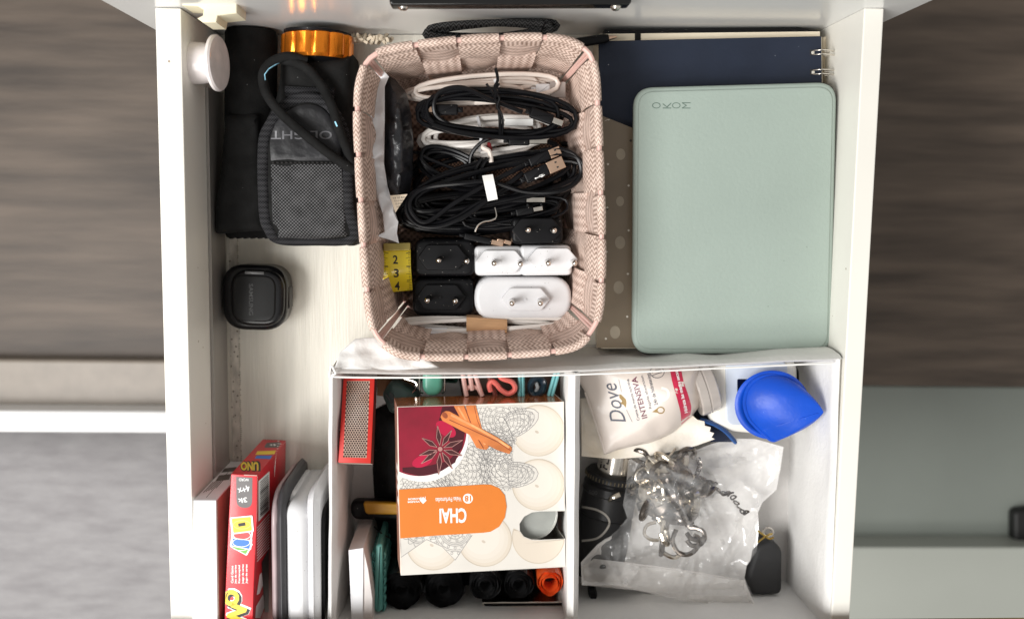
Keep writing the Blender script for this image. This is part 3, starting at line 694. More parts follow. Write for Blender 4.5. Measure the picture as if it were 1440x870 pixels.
for k in range(16): g.tube([Hf(383+k*6.2, 229, .1), Hf(386+k*6.2, 229, .13)], .05, 5)
build('seam', g, ink_black, t)
fl2 = catmull(fl, 6, True)
def flat_strip(g, pts, z, w, th, closed=True):
    g.tube([P(p.x, p.y, z(p) if callable(z) else z) for p in pts], w, 10, closed, prof=(1, th))
g = G(); flat_strip(g, fl2, lambda p: zfl(p.x, p.y, 6)+.0, .36, .5); build('binding', g, bind, t, 60)
for i, pth in enumerate(([(432, 86, 5.0), (405, 80, 5.3), (382, 88, 5.5), (370, 105, 5.7), (374, 130, 6.0), (392, 156, 6.3), (425, 186, 6.5), (460, 214, 6.3), (486, 232, 6.0), (499, 240, 5.6)], [(398, 84, 5.1), (428, 94, 5.3), (450, 118, 5.6), (466, 148, 5.9), (478, 185, 6.1), (490, 215, 5.9), (498, 238, 5.5)])):
    g = G(); g.tube(catmull([P(*q) for q in pth], 8), .33, 10); c = build('wrist_cord', g, nylon, t, 60)
    Hc = g.surf(); g = G()
    if i == 0: g.line([(373, 113), (372, 105), (378, 97), (386, 92), (393, 90)], 1.6, Hc, .03)
    else: g.line([(471, 171), (474, 178)], 2, Hc, .03)
    build('blue_thread', g, mat('light_blue_thread', (.30, .62, .80), .6), c, 0)
g = G(); g.ppx(rpoly([(494, 262), (506, 262), (506, 300), (496, 300)], 2), 1, 2.5, .1); tag(build('leather_tab', g, mat('tan_leather', (.22, .07, .03), .5), at=P(500, 280, 1)), 'small tan leather tab squeezed between holster and basket', 'leather tab')
# earphone case
t = thing('earphone_case', 'glossy black rounded square earphone case on the drawer bottom', 'earphone case', P(357, 418, 0))
ec = mat('gloss_black', (.005, .005, .006), .25, var=.2, spec=.35)
o_ = rpoly([(310, 371), (404, 374), (402, 466), (312, 464)], 34, 10)
g = G(); g.ppx(o_, .05, 2.6, .5, .4); build('lower_shell', g, ec, t, 60)
g = G(); g.ppx(rpoly([(322, 378), (400, 381), (398, 460), (324, 458)], 30, 10), 2.6, 3.0, .35); l = build('lid', g, ec, t, 60)
g = G(); g.ppx(rpoly([(326, 386), (388, 388), (387, 453), (327, 451)], 18, 8), 2.95, 3.08, .12); l2 = build('lid_plate', g, mat('satin_black', (.005, .005, .005), .4, spec=.25), t, 60)
H = g.surf(); g = G(); g.text('SAMSUNG', (353, 421), (44, 6), -90, H, .02, .01); build('name_print', g, mat('dark_grey_print', (.045, .045, .045), .4), l2, 0)
g = G(); g.ppx(rpoly([(344, 381), (371, 382), (371, 386), (344, 385)], 1), 2.7, 3.03, .04); build('hinge', g, mat('grey_hinge', (.08, .08, .08), .3), t)
g = G(); g.ppx(rpoly([(400, 404), (407, 404), (407, 434), (400, 434)], 2), .6, 1.9, .1); build('catch', g, ec, t)
# cream twine on the back edge
t = thing('twine_bundle', 'bit of cream twine fringe behind the basket corner', 'twine', P(515, 56, 2))
g = G(); g.tube([P(492+k*.75+2*math.sin(k*1.9), 55+3.5*math.sin(k*1.1)+3*math.cos(k*.6), 2.6+.5*math.sin(k*.9)) for k in range(78)], .13, 6); build('twine', g, mat('cream_twine', (.55, .47, .36), .9, bump=1, bs=400), t)
# braided black cable behind the basket
t = thing('cable_bundle', 'black braided cable bundle between basket and drawer front', 'cable', P(690, 40, 0))
brd = weave('black_braid', (.004, .004, .004), (.07, .07, .07), 'zig', 5, .5, 'Object', .0003)
g = G(); g.tube(coil(688, 43, 86, 9, 2, 4.2, 6.3, .2, 51, .6, .2), .21, 8); build('cable', g, brd, t)
tie(t, [(757, 56, 0), (762, 42, .6), (768, 30, 1.0)], 6.9, .06)
# ================================================================ LOWER LEFT BOXES
card_w = mat('white_card', (.80, .80, .82), .55, var=.03, spots=((.3, .28, .25), 120, .03))
t = thing('white_carton', 'tall plain white carton standing against the left drawer wall', 'carton', P(288, 780, .2))
g = G(); g.ppx([(272, 703), (304, 703), (307, 930), (270, 930)], .2, 9.6, .06); build('carton_body', g, card_w, t, 30)
H = g.surf(); gi = G()
for k in range(6): gi.line([(286+k*3.5, 692-k*1.2), (300+k*3.4, 677-k*1.2)], .9, H)
for q in ([(303, 676), (308, 668), (325, 666), (322, 674)], [(311, 664), (316, 658), (333, 656), (331, 662)]): gi.ink(q, H, .015)
gi.line([(290, 699), (322, 662)], .7, H); build('carton_print', gi, mat('grey_print', (.12, .11, .10), .5), t, 0)
g = G(); g.ppx([(303.6, 704), (305.2, 704), (309, 930), (306, 930)], .25, 9.5); build('kraft_side', g, mat('kraft_side', (.42, .31, .24), .6, var=.1), t, 0)
# playing card box
red = mat('red_card', (.62, .012, .022), .38, var=.07, vs=30, coat=.2)
t = thing('card_game_box', 'red card game box with yellow lettering standing on its side', 'card game box', P(345, 770, .3))
top = [(325, 666), (362, 668), (361, 735), (357, 820), (354, 930), (314, 930), (317, 830), (321, 740)]
g = G(); g.ppx(top, .3, 9.5, .05); bx = build('box_body', g, red, t, 30); H = g.surf()
gy = mat('grey_badge', (.14, .13, .13), .5); yl_ = mat('yellow_print', (.85, .60, .03), .4); gn = mat('green_print', (.16, .45, .06), .4); bl = mat('blue_print', (.03, .18, .62), .4); rd2 = mat('light_red_print', (.72, .05, .05), .4)
def put(nm, m, fn, par=None): g = G(); fn(g); return build(nm, g, m, par or t, 0)
put('worn_edge', mat('worn_card', (.75, .62, .55), .7), lambda g: [g.line([(325+random.uniform(-.4, .4), 666), (343, 667.4), (361.5, 668.3)], 1.0, H), g.line([(362, 669), (361.6, 700), (361, 730), (359, 780)], .6, H, .012)])
put('badge', gy, lambda g: g.ink(rpoly([(332, 670), (355, 671), (354.5, 714), (332.5, 713)], [0, 0, 11, 11]), H, .012))
def bt(g):
    g.text('WORD', (343, 674), (14, 4), 180, H, .02, .01); g.text('4+x', (343, 688), (17, 9), 200, H, .02, .02); g.text('3k', (341, 703), (13, 7), 190, H, .02, .02)
put('badge_print', ink_white, bt)
def card(q, col, n, z):
    put('card_back', ink_white, lambda g: g.ink(rpoly(q, 2), H, .014+z))
    c = sum((Vector(p) for p in q), Vector((0, 0)))/4; q2 = [c+(Vector(p)-c)*.84 for p in q]
    put('card_face', col, lambda g: g.ink(rpoly(q2, 2), H, .02+z))
    put('card_oval', ink_white if col is not yl_ else mat('pale_yellow', (.9, .75, .2), .4), lambda g: g.line([c+Vector((math.cos(a)*12, math.sin(a)*6))for a in [k*2*pi/20 for k in range(20)]], .9, H, .026+z, True))
card([(328, 757), (356, 764), (347, 781), (323, 768)], gn, 0, .0)
card([(326, 752), (355, 757), (353, 773), (323, 767)], bl, 0, .015)
card([(326, 746), (356, 746), (354, 760), (325, 756)], rd2, 0, .03)
card([(323, 727), (355, 724), (357, 747), (326, 751)], yl_, 1, .045)
put('card_number', ink_black, lambda g: g.text('1', (340, 737), (4.5, 10), 100, H, .08, .02))
def cg(g):
    for k, s_ in enumerate(('Card Game', 'Jeu de cartes', 'Kartenspiel', 'Juego de cartas', 'Jogo de cartas')):
        g.text(s_, (326.5+k*5.1, 807-k*.2), (20+len(s_)*.5, 3.6), 90, H, .02, .03)
put('subtitle_print', ink_white, cg)
def letter(ch, c, sz, ang, dx=2.6, dy=2.2):
    put('letter_glow', ink_white, lambda g: g.text(ch, (c[0]+dx*.4, c[1]+dy*.4), (sz[0]+7, sz[1]+7), ang, H, .014, .16))
    put('letter_shadow', ink_black, lambda g: g.text(ch, (c[0]+dx, c[1]+dy), (sz[0]+2, sz[1]+2), ang, H, .022, .10))
    put('letter', yl_, lambda g: g.text(ch, c, sz, ang, H, .032, .07))
letter('O', (325, 840), (23, 23), 75); letter('N', (333, 861), (22, 23), 68); 
def end_print(g):
    g.text('UNO', (352, 655), (29, 15), 180, H, .014, .12)
put('end_letter_shadow', ink_black, end_print); put('end_letter', yl_, lambda g: g.text('UNO', (351, 655), (25, 12), 180, H, .024, .05))
put('end_card', yl_, lambda g: g.ink([(362, 634), (388, 633), (386, 638), (359, 639)], H, .014))
put('end_card', bl, lambda g: g.ink([(361, 640), (383, 640), (380, 645), (358, 644)], H, .014))
put('end_badge', gy, lambda g: g.ink(rpoly([(375, 622), (395, 621), (392, 629), (371, 629)], 3), H, .014)); put('end_badge_print', ink_white, lambda g: g.text('4+', (384, 625), (10, 3), 180, H, .02, .03))
put('barcode_panel', ink_white, lambda g: g.ink([(363.5, 676), (379, 662), (379, 716), (363.5, 733)], H, .1))
def bars(g):
    for k in range(20):
        y = 676+k*2.5; g.line([(366, y+2), (377.5, y-8.5)], random.choice((.6, .9, 1.4)), H, .16)
put('barcode', ink_black, bars)
def strp(g):
    for k in range(15): g.line([(386+k*.3, 670-k*3.6), (403, 653-k*2.2)], .8, H, .1)
put('stripe_print', ink_white, strp)
def strp(g):
    for k in range(13): g.line([(361.5, 742+k*3.9), (379, 722+k*3.9)], 1.0, H, .1)
put('stripe_print', ink_white, strp)
put('dark_print', mat('charcoal_print', (.02, .02, .022), .4), lambda g: g.ink([(368, 790), (378, 772), (378, 860), (372, 860)], H, .1))
def logo2(g): g.ink([(365, 808), (368, 804), (370, 822), (365, 834), (361, 836)], H, .1); g.ink([(360, 852), (370, 835), (373, 850), (366, 868), (359, 868)], H, .1)
put('side_letter', ink_white, logo2)
# white plastic case standing on edge
t = thing('plastic_case', 'white plastic case with dark grey edge standing beside the card game', 'plastic case', P(420, 780, .1))
def up(x0p, x1p, yp, z1, m, nm, r=2.2, bev=.12, z0=.1):
    a, b = P(x0p, 800, z1), P(x1p, 800, z1); y1 = P(400, yp, z1).y
    yz = rpoly([(-32, z0), (y1, z0), (y1, z1), (-32, z1)], [0, r*.6, r, 0], 8)
    g = G(); g.slabx(yz, a.x, b.x, bev); return build(nm, g, m, t, 45)
up(382, 390, 694, 8.7, mat('mauve_plastic', (.42, .33, .34), .4), 'outer_plate', 2.4)
up(389.5, 401, 688, 9.1, mat('charcoal_rubber', (.045, .044, .048), .5), 'rubber_edge', 2.6, .25)
up(401, 412, 700, 8.0, white_plas, 'inner_plate', 2.0)
up(402, 432, 708, 8.9, white_plas, 'case_body', 1.2, .3)
up(431, 449, 690, 9.0, white_plas, 'case_rim', 1.6, .45)
up(449.5, 456, 720, 8.2, black_plas, 'gap_shade', 1.2)  # black slab standing in for the shade in the gap beside the organiser
# ================================================================ TOP RIGHT: NOTEBOOKS, PLANNER, TABLET
ZS = 2.2
paper = mat('cream_paper', (.74, .66, .52), .8, var=.05, vs=200, stretch=(1, 20, 1))
t = thing('bound_notebook', 'cream-paged notebook with a black elastic band, under the navy notebook', 'notebook', P(1000, 270, 0))
g = G(); g.ppx([(843, 48), (1153, 44.5), (1157, 488), (846, 490)], -2.15, 1.4); build('page_block', g, paper, t, 0)
g = G(); g.ppx([(893, 46), (901, 46), (904, 490), (896, 490)], 1.35, 1.5, .04); build('elastic_band', g, nylon, t, 0)
g = G(); g.ppx([(1120, 39), (850, 42), (850, 48), (1154, 44)], -2.1, .9, .05); build('black_cover', g, black_plas, t)
t = thing('spiral_notebook', 'navy blue wire-bound notebook lying under the green tablet case', 'notebook', P(1000, 270, 1.5))
navy = mat('navy_cover', (.013, .019, .036), .55, var=.12, vs=30, bump=.3, bs=500, spots=((.3, .3, .34), 90, .03), spec=.3)
g = G(); g.ppx([(842, 58), (1155, 51), (1161, 486), (846, 489)], 1.95, 2.15, .03); cov = build('cover', g, navy, t, 30)
g = G(); g.ppx([(843, 59), (1156, 52), (1162, 486), (847, 489)], 1.5, 1.92); build('pages', g, paper, t, 0)
ring_src = None
for k in range(15):
    y = 74+k*27.5
    for j in (0, 1):
        yy = y+(-2.6 if j == 0 else 3.2); xx = 1141+k*.25
        pts = [P(xx, yy, 2.12), P(xx+3, yy, 2.4), P(xx+16, yy-.8, 2.75), P(xx+29, yy+.2, 2.5), P(xx+34, yy+1.5, 1.9), P(xx+31, yy+2, 1.4), P(xx+18, yy+2, 1.3)]
        g = G(); g.tube(catmull(pts, 5), .055, 6); r_ = build('ring', g, steel, t)
    g = G(); g.ppx(rect(1142+k*.25, y+.3, 6, 8), 2.155, 2.165); build('punch_hole', g, ink_black, t, 0)
    g = G(); g.ppx(rect(1143.5+k*.25, y+.3, 4, 6), 2.17, 2.22, .02); build('ring_end', g, mat('bright_clip', (.8, .78, .72), .3, .6) if k == 0 else bpy.data.materials['bright_clip'], t, 0)
g = G(); g.ppx(rpoly([(1157, 52), (1174, 50), (1176, 200), (1163, 300)], 3), .1, .5, .04); tag(build('card_sheet', g, paper, at=P(1165, 120, .1)), 'narrow beige card strip under the wire rings at the right wall', 'card')
t = thing('pen', 'black pen with brass tip lying behind the basket corner', 'pen', P(840, 55, 2.2))
a, b = P(790, 64, 3.0), P(855, 54, 2.5); g = G(); g.lathe([(.3, 0), (.33, .2), (.33, 3), (.26, (b-a).length)], a, b-a, 16); build('barrel', g, black_plas, t)
g = G(); g.lathe([(.2, 0), (.08, .6), (.03, .65)], b, b-a, 12); build('tip', g, gold, t)
# taupe planner with pale dots; the larger soft spots are reflections painted on
tp_ = mat('taupe_frosted_cover', (.20, .155, .105), .3, var=.12, vs=12, spec=.6)
t = thing('planner', 'taupe planner with a frosted dotted cover between basket and tablet case', 'planner', P(900, 330, 2.2))
g = G(); g.ppx([(847, 163), (900, 184), (1100, 240), (1100, 480), (930, 489), (839, 489), (843, 300)], 2.2, 2.6, .04); pc = build('cover', g, tp_, t, 30); H = g.surf()
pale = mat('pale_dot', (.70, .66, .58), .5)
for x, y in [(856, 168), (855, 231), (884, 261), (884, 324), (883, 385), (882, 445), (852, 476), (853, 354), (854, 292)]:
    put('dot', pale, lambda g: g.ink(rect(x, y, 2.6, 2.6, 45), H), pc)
put('pin_hole', ink_black, lambda g: g.ink(rect(887, 198, 3, 3, 45), H), pc); put('pin_hole', ink_black, lambda g: g.ink(rect(854, 294, 2.5, 2.5, 45), H), pc)
m = mat('painted_reflection', (.34, .29, .22), .35, var=.1)
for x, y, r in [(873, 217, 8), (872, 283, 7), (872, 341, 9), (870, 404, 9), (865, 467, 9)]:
    put('reflection_spot', m, lambda g: g.ink(ell(x, y, r*.8, r, 0, 20), H, .008), pc)
# tablet in a mint green case
mint = mat('mint_leatherette', (.325, .39, .35), .55, var=.04, vs=14, bump=.55, bs=420, stretch=(1, 1, 1), spec=.3, spots=((.25, .3, .26), 60, .03))
t = thing('tablet_case', 'mint green leatherette tablet case at the upper right', 'tablet case', P(1033, 306, 2.7))
OUT = [(892, 123), (1178, 115), (1169.5, 498), (889.5, 498)]
g = G(); g.ppx(rpoly([(p[0]+dx, p[1]+dy) for p, dx, dy in zip(OUT, (0, -1, 1, 0), (0, 0, 1, 1))], 28, 10), 2.75, 3.2, .1, .1); build('tablet_edge', g, black_plas, t, 50)
g = G(); g.ppx(rpoly(OUT, 28, 10), 3.2, 3.95, .3, .15); build('cover_back', g, mint, t, 50)
g = G(); g.ppx(rpoly([(898, 129), (1172, 121.5), (1164, 491), (895.5, 491)], 23, 10), 3.9, 4.06, .10); fr = build('cover_front', g, mint, t, 60); H = g.surf()
def mk(g):
    for s_, x in (('O', 923), ('K', 938), ('O', 951), ('M', 965)): g.text(s_, (x, 148.5), (8.5, 12), 90, H, .012, -.012)
put('debossed_name', mat('dark_green_deboss', (.10, .15, .125), .6), mk, fr)
ZS = 0.
# ================================================================ FABRIC ORGANISER
canvas = mat('white_canvas', (.80, .79, .77), .8, var=.04, vs=18, bump=1, bs=260, sheen=.1)
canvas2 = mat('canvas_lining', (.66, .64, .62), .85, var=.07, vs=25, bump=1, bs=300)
org = thing('fabric_organiser', 'white fabric organiser with two compartments at the front of the drawer', 'organiser', P(820, 690, .05))
OZ = 9.0
def wallgrid(pts, z0, z1, th, nm, bulge=.12, seed=0, m=canvas, topr=True):
    """pts: the inner-to-outer top line in pixels"""
    w = [P(x, y, OZ) for x, y in pts]; L = catmull([(q.x, q.y) for q in w], 10)
    n = len(L)-1
    def fn(u, v):
        i = min(int(u*n), n-1); q = L[i].lerp(L[i+1], u*n-i); t_ = (L[i+1]-L[i]).normalized(); nn = Vector((-t_.y, t_.x))
        a = v*2  # 0..1 one face up, 1..2 other face down
        z = z0+(z1-z0)*(a if a < 1 else 2-a); s_ = -th/2 if a < 1 else th/2
        k = min(1, (z1-z)/(th*.5)); s_ *= math.sqrt(max(0, 1-(1-k)**2)) if k < 1 else 1
        wob = bulge*noise.noise(Vector((q.x*.35, q.y*.35, z*.3+seed)))*min(1, (z1-z)*.6+.15)*2
        crease = .05*abs(noise.noise(Vector((q.x*.9, q.y*.9, z*.9+seed))))
        return Vector((q.x+nn.x*(s_+wob), q.y+nn.y*(s_+wob), z+.06*noise.noise(Vector((q.x*.6, q.y*.6, seed)))))
    g = G(); g.grid(fn, 50, 40); g.uv = {}
    return build(nm, g, m, org, 60)
wallgrid([(466, 523), (640, 524), (822, 520), (1000, 512), (1184, 504)], .1, OZ, .42, 'back_wall', .14, 1)
wallgrid([(468, 522), (467, 650), (466, 780), (466, 900)], .1, OZ, .55, 'left_wall', .12, 2)
wallgrid([(809, 524), (808, 650), (807, 780), (806, 900)], .1, OZ, .75, 'divider', .06, 3)
wallgrid([(1181, 505), (1178, 600), (1172, 760), (1168, 900)], .1, OZ, .5, 'right_wall', .1, 4)
wallgrid([(460, 893), (700, 893), (900, 893), (1170, 890)], .1, OZ-1.2, .5, 'front_wall', .08, 5)
a, b, c, d = P(470, 520, OZ), P(1182, 506, OZ), P(1168, 893, OZ), P(466, 893, OZ)
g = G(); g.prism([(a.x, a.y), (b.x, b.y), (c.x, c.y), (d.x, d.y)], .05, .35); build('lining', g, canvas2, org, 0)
# puckered hem at the left back corner and seam line along the rim
g = G(); g.tube(catmull([P(x, y, OZ+dz) for x, y, dz in [(463, 530, 0), (466, 514, .15), (472, 524, .25), (480, 530, .1), (640, 530, .02), (822, 526, .02), (1000, 518, .02), (1172, 510, .02)]], 6), .07, 6); build('hem', g, canvas, org)
g = G(); g.sheet([(470, 519), (478, 495), (500, 476), (530, 474), (560, 480), (600, 505), (620, 517), (540, 521)], lambda x, y, d: 8.7-max(0, (519-y))*.028+.3*noise.noise(Vector((x*.035, y*.05, 2)))+.05*noise.noise(Vector((x*.1, y*.1, 2))), 3.5, .05); build('hem_fold', g, canvas, org, 85)

# ---------------------------------------------------------------- left compartment
def obox_px(t, nm, corners, depth, m, bevel=.06):
    g = G(); g.obox([P(x, y, z) for x, y, z in corners], depth); o = build(nm, g, m, t, 30, bevel); return o, g.surf(), g
# black cloth lump under the boxes
g = G(); g.sheet([(528, 575), (560, 560), (780, 560), (785, 700), (780, 830), (560, 830), (530, 760), (524, 660)], lambda x, y, d: .5+min(d, 25)*.06+.5*noise.noise(Vector((x*.03, y*.03, 1))), 9, .1)
tag(build('cloth', g, nylon, smooth=60, at=P(650, 690, .4)), 'crumpled black cloth underneath the scented candle box', 'cloth')
# box of matches
t = thing('matchbox', 'red matchbox with honeycomb striking strip in the back left corner', 'matchbox', P(503, 590, 5))
mb, H, g = obox_px(t, 'matchbox_body', [(483, 529, 6.9), (527, 529.5, 6.9), (521.5, 651, 8.7), (475.5, 650, 8.7)], 1.5, mat('red_matchbox', (.55, .02, .012), .5, var=.12, vs=60, spots=((.7, .55, .4), 120, .06)))
put('striking_strip', mat('pale_strip', (.52, .43, .37), .7, var=.3, vs=60, col2=(.38, .22, .15)), lambda g: g.ink([(488, 535.5), (520, 535.5), (515.5, 643.5), (482.8, 642.5)], H, .012), t)
def hexes(g):
    for j in range(35):
        for i in range(9):
            u = (i+.5*(j % 2))/9+.02; v = (j+.5)/35
            if u > .98: continue
            x = (488*(1-u)+520*u)*(1-v)+(482.8*(1-u)+515.5*u)*v; y = 536+107*v
            g.ink(ell(x, y, 1.5, 1.42, 0, 6), H, .022)
k_ = put('honeycomb_print', mat('striker_brown', (.035, .018, .014), .8), hexes, t)
c = [(475.5, 650, 8.7), (521.5, 651, 8.7)]
q0, q1 = P(*c[0]), P(*c[1]); n = g.n if hasattr(g, 'n') else Vector((0, 0, 1))
g2 = G(); dn = Vector((0, -1, -.35)).normalized()*.02
g2.add([q0+dn-n*.08, q1+dn-n*.08, q1+dn-n*1.42, q0+dn-n*1.42], [(0, 1, 2, 3)]); build('tray_end', g2, mat('grey_card', (.50, .42, .36), .8, var=.1), t, 0)
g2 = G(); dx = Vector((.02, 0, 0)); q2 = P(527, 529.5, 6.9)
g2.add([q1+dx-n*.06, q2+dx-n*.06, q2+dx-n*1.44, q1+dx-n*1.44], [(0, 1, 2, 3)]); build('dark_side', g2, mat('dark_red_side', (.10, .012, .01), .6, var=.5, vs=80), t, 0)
# scented candle box
t = thing('candle_box', 'scented candle box with tea, cinnamon and orange CHAI label', 'candle box', P(675, 690, 4))
top = [(558.5, 571.5, 8.7), (793, 564.5, 7.0), (795, 796.5, 7.0), (563.5, 808.5, 8.7)]
C4 = [P(*q) for q in top]; nrm = (C4[1]-C4[0]).cross(C4[3]-C4[0]).normalized(); nrm = nrm if nrm.z > 0 else -nrm
dep = 3.0
planeO = C4[0]
def Hc(px, py, lift=.0):
    r = ray(px, py); o = Vector((0, 0, CAMH)); k = (planeO+nrm*lift-o).dot(nrm)/r.dot(nrm); return o+r*k
notch = [(793.6, 718), (760, 718.5), (748, 720), (737, 726), (730.5, 736), (731, 746), (737, 754), (747, 758), (760, 758.5), (794.2, 757)]
outl = [(558.5, 571.5), (793, 564.5)]+notch+[(795, 796.5), (563.5, 808.5)]
ivory = mat('ivory_print', (.67, .64, .59), .4, var=.03, coat=.1)
g = G(); tv = [Hc(x, y, 0) for x, y in outl]; g.add(tv+[q-nrm*.05 for q in tv], [tuple(range(len(tv))), tuple(reversed([i+len(tv) for i in range(len(tv))]))]+[(i, i+len(tv), (i+1) % len(tv)+len(tv), (i+1) % len(tv)) for i in range(len(tv))])
build('printed_top', g, ivory, t, 0)
copper = mat('copper_foil_print', (.42, .13, .03), .16, .35, var=.15, vs=20, coat=.6)
def side(i, j, m, nm):
    a, b = C4[i]-nrm*.005, C4[j]-nrm*.005; c = (C4[0]+C4[2])/2; inw = ((c-(a+b)/2)).normalized()*.05
    g = G(); g.add([a, b, b-nrm*dep, a-nrm*dep, a+inw, b+inw, b+inw-nrm*dep, a+inw-nrm*dep], [(0, 1, 2, 3), (7, 6, 5, 4), (0, 4, 5, 1), (3, 2, 6, 7), (0, 3, 7, 4), (1, 5, 6, 2)]); return build(nm, g, m, t, 0)
side(0, 1, copper, 'side_panel'); side(3, 0, mat('russet_side', (.40, .10, .05), .3, var=.6, vs=25, col2=(.7, .45, .35), coat=.3), 'side_panel'); side(2, 3, ivory, 'side_panel')
g = G(); bt_ = [q-nrm*dep for q in C4]; g.add(bt_, [(0, 1, 2, 3)]); build('box_bottom', g, mat('inside_card', (.12, .10, .09), .8), t, 0)
# right side in two pieces, open at the thumb notch
for ya, yb in ((564.5, 718), (757, 796.5)):
    a, b = Hc(793+(ya-564)*.0086, ya), Hc(793+(yb-564)*.0086, yb); inw = Vector((-.05, 0, 0))
    g = G(); g.add([a, b, b-nrm*dep, a-nrm*dep, a+inw, b+inw, b+inw-nrm*dep, a+inw-nrm*dep], [(0, 1, 2, 3), (7, 6, 5, 4), (0, 4, 5, 1), (3, 2, 6, 7), (0, 3, 7, 4), (1, 5, 6, 2)]); build('side_panel', g, ivory, t, 0)
q = Hc(752, 728)-nrm*.5; cup = mat('tealight_cup', (.55, .55, .52), .3, .5)
g = G(); g.lathe([(1.7, -1.2), (1.75, 0), (1.68, 0), (1.66, -.1), (0, -.12)], q, nrm, 32); cu_ = G()
tl = thing('tealight', 'pale tealight seen through the thumb notch of the candle box', 'candle', q-nrm*1.2)
build('cup', g, cup, tl); g = G(); g.lathe([(1.62, -.09), (0, -.07)], q, nrm, 32); build('wax', g, mat('wax', (.30, .31, .29), .5), tl)
worn = mat('worn_paper_edge', (.82, .72, .64), .7)
put('worn_edge', worn, lambda g: [g.line([(558.7, 572.6), (640, 570), (720, 567.8), (792.5, 565.6)], 1.5, Hc, .012), g.line([(559.6, 573), (561, 690), (564.2, 806)], 2.2, Hc, .012)], t)
# print on the top: candles, mandala lines, tea bowl, star anise, cinnamon, orange label
wax1 = mat('printed_candle', (.64, .57, .48), .4, var=.04, vs=10); wtone = [mat('candle_tone', c_, .4, var=.02, vs=10) for c_ in ((.67, .61, .53), (.69, .635, .56), (.71, .66, .59))]; wax2 = mat('printed_candle_rim', (.52, .45, .36), .4)
def clip_poly(pts):
    """keep print inside the lid"""
    def cl(P_, inside, inter):
        o = []
        for i in range(len(P_)):
            a, b = P_[i-1], P_[i]; ia, ib = inside(a), inside(b)
            if ia != ib: o.append(inter(a, b))
            if ib: o.append(b)
        return o
    E4 = [((559.5, 572.5), (792, 565.5)), ((792, 565.5), (794, 795.5)), ((794, 795.5), (564.3, 807)), ((564.3, 807), (559.5, 572.5))]
    P_ = [Vector(p[:2]) for p in pts]
    for a, b in E4:
        a, b = Vector(a), Vector(b); n_ = Vector((-(b-a).y, (b-a).x))
        P_ = cl(P_, lambda p: (p-a).dot(n_) >= 0, lambda p, q: p.lerp(q, (a-p).dot(n_)/((q-p).dot(n_))))
        if not P_: return None
    return P_
for i, (x, y, r) in enumerate([(757, 605, 37), (757, 681, 37), (757, 755, 37), (682, 759, 38), (609, 764, 38)]):
    def pc2(g, rr, l):
        c_ = clip_poly(ell(x, y, rr, rr*.98, 0, 40))
        if i == 2:   # the notch bites this one
            c_ = [p for p in c_]
            c_ = [Vector((x+rr*math.cos(a), y+rr*math.sin(a))) for a in np.linspace(math.radians(4), math.radians(200 if rr > 36 else 196), 30)]
            c_ = [p for p in c_ if p.x < 794]+[Vector((730, 746)), Vector((737, 755)), Vector((747, 759)), Vector((760, 759.6)), Vector((794, 758))]
            c_ = clip_poly(c_)
        if c_: g.ink(c_, Hc, l)
    put('printed_candle', wax2, lambda g: pc2(g, r, .008), t); put('printed_candle', wax1, lambda g: pc2(g, r-1.2, .014), t)
    if i != 2:
        for kk, (dr_, of) in enumerate(((4, 1.2), (8, 2.6), (13, 4.2))): put('candle_tone', wtone[kk], lambda g: [g.ink(clip_poly(ell(x-of, y-of*1.1, r-dr_, (r-dr_)*.98, 0, 36)), Hc, .0165+.001*kk)], t)
    if i != 2:
        put('wick_print', mat('wick_print', (.55, .48, .40), .5) if i == 0 else bpy.data.materials['wick_print'], lambda g: g.ink(ell(x-2, y+2, 3, 1.8, 30, 12), Hc, .02), t)
lace_bg = mat('lace_ground', (.66, .63, .58), .5); lace = mat('lace_lines', (.23, .22, .22), .6)
def leaf(c, tip, w, n=14):
    c, tip = Vector(c), Vector(tip); d = tip-c; L = d.length; d /= L; n_ = Vector((-d.y, d.x)); A = []; B = []
    for k in range(n+1):
        f = k/n; s_ = w*(math.sin(pi*min(1, f*.62+.38))**.8)*(1 if f < .8 else 1-((f-.8)/.2)**1.3*.0)
        s_ = w*math.sqrt(max(0, 1-f**2.2)) if f > .15 else w*(.8+f*1.2)
        A.append(c+d*L*f+n_*s_); B.append(c+d*L*f-n_*s_)
    return A+B[::-1]
leaves = [((700, 610), (757, 580), 24), ((705, 660), (757, 665), 24), ((645, 750), (640, 787), 25), ((590, 748), (566, 782), 20), ((700, 588), (700, 565), 30)]
reg = [[(640, 572), (733, 570), (740, 582), (728, 612), (720, 640), (728, 672), (718, 690), (700, 690), (640, 720), (562, 720), (562, 660), (600, 672), (650, 640), (665, 600)], [(563, 752), (655, 748), (664, 752), (640, 787), (622, 768), (600, 758), (590, 765), (564, 783)], leaf((715, 600), (757, 580), 18), leaf((715, 668), (757, 665), 18)]
def lbg(g):
    for i_, p in enumerate(reg):
        c_ = clip_poly(p)
        if c_: g.ink(c_, Hc, .016+.003*i_)
put('lace_ground', lace_bg, lbg, t)
def inreg(p):
    for q in reg:
        r = False
        for i in range(len(q)):
            a, c_ = q[i-1], q[i]
            if (a[1] > p[1]) != (c_[1] > p[1]) and p[0] < (c_[0]-a[0])*(p[1]-a[1])/(c_[1]-a[1])+a[0]: r = not r
        if r: return 560.5 < p[0] < 792 and p[1] > 571.5
    return False
def lpoly(g, pts, w=.55, closed=False):
    pts = list(pts)+([pts[0]] if closed else []); run = []
    for p in pts:
        if inreg(p): run.append(p)
        else:
            if len(run) > 1: g.line(run, w, Hc, .031)
            run = []
    if len(run) > 1: g.line(run, w, Hc, .031)
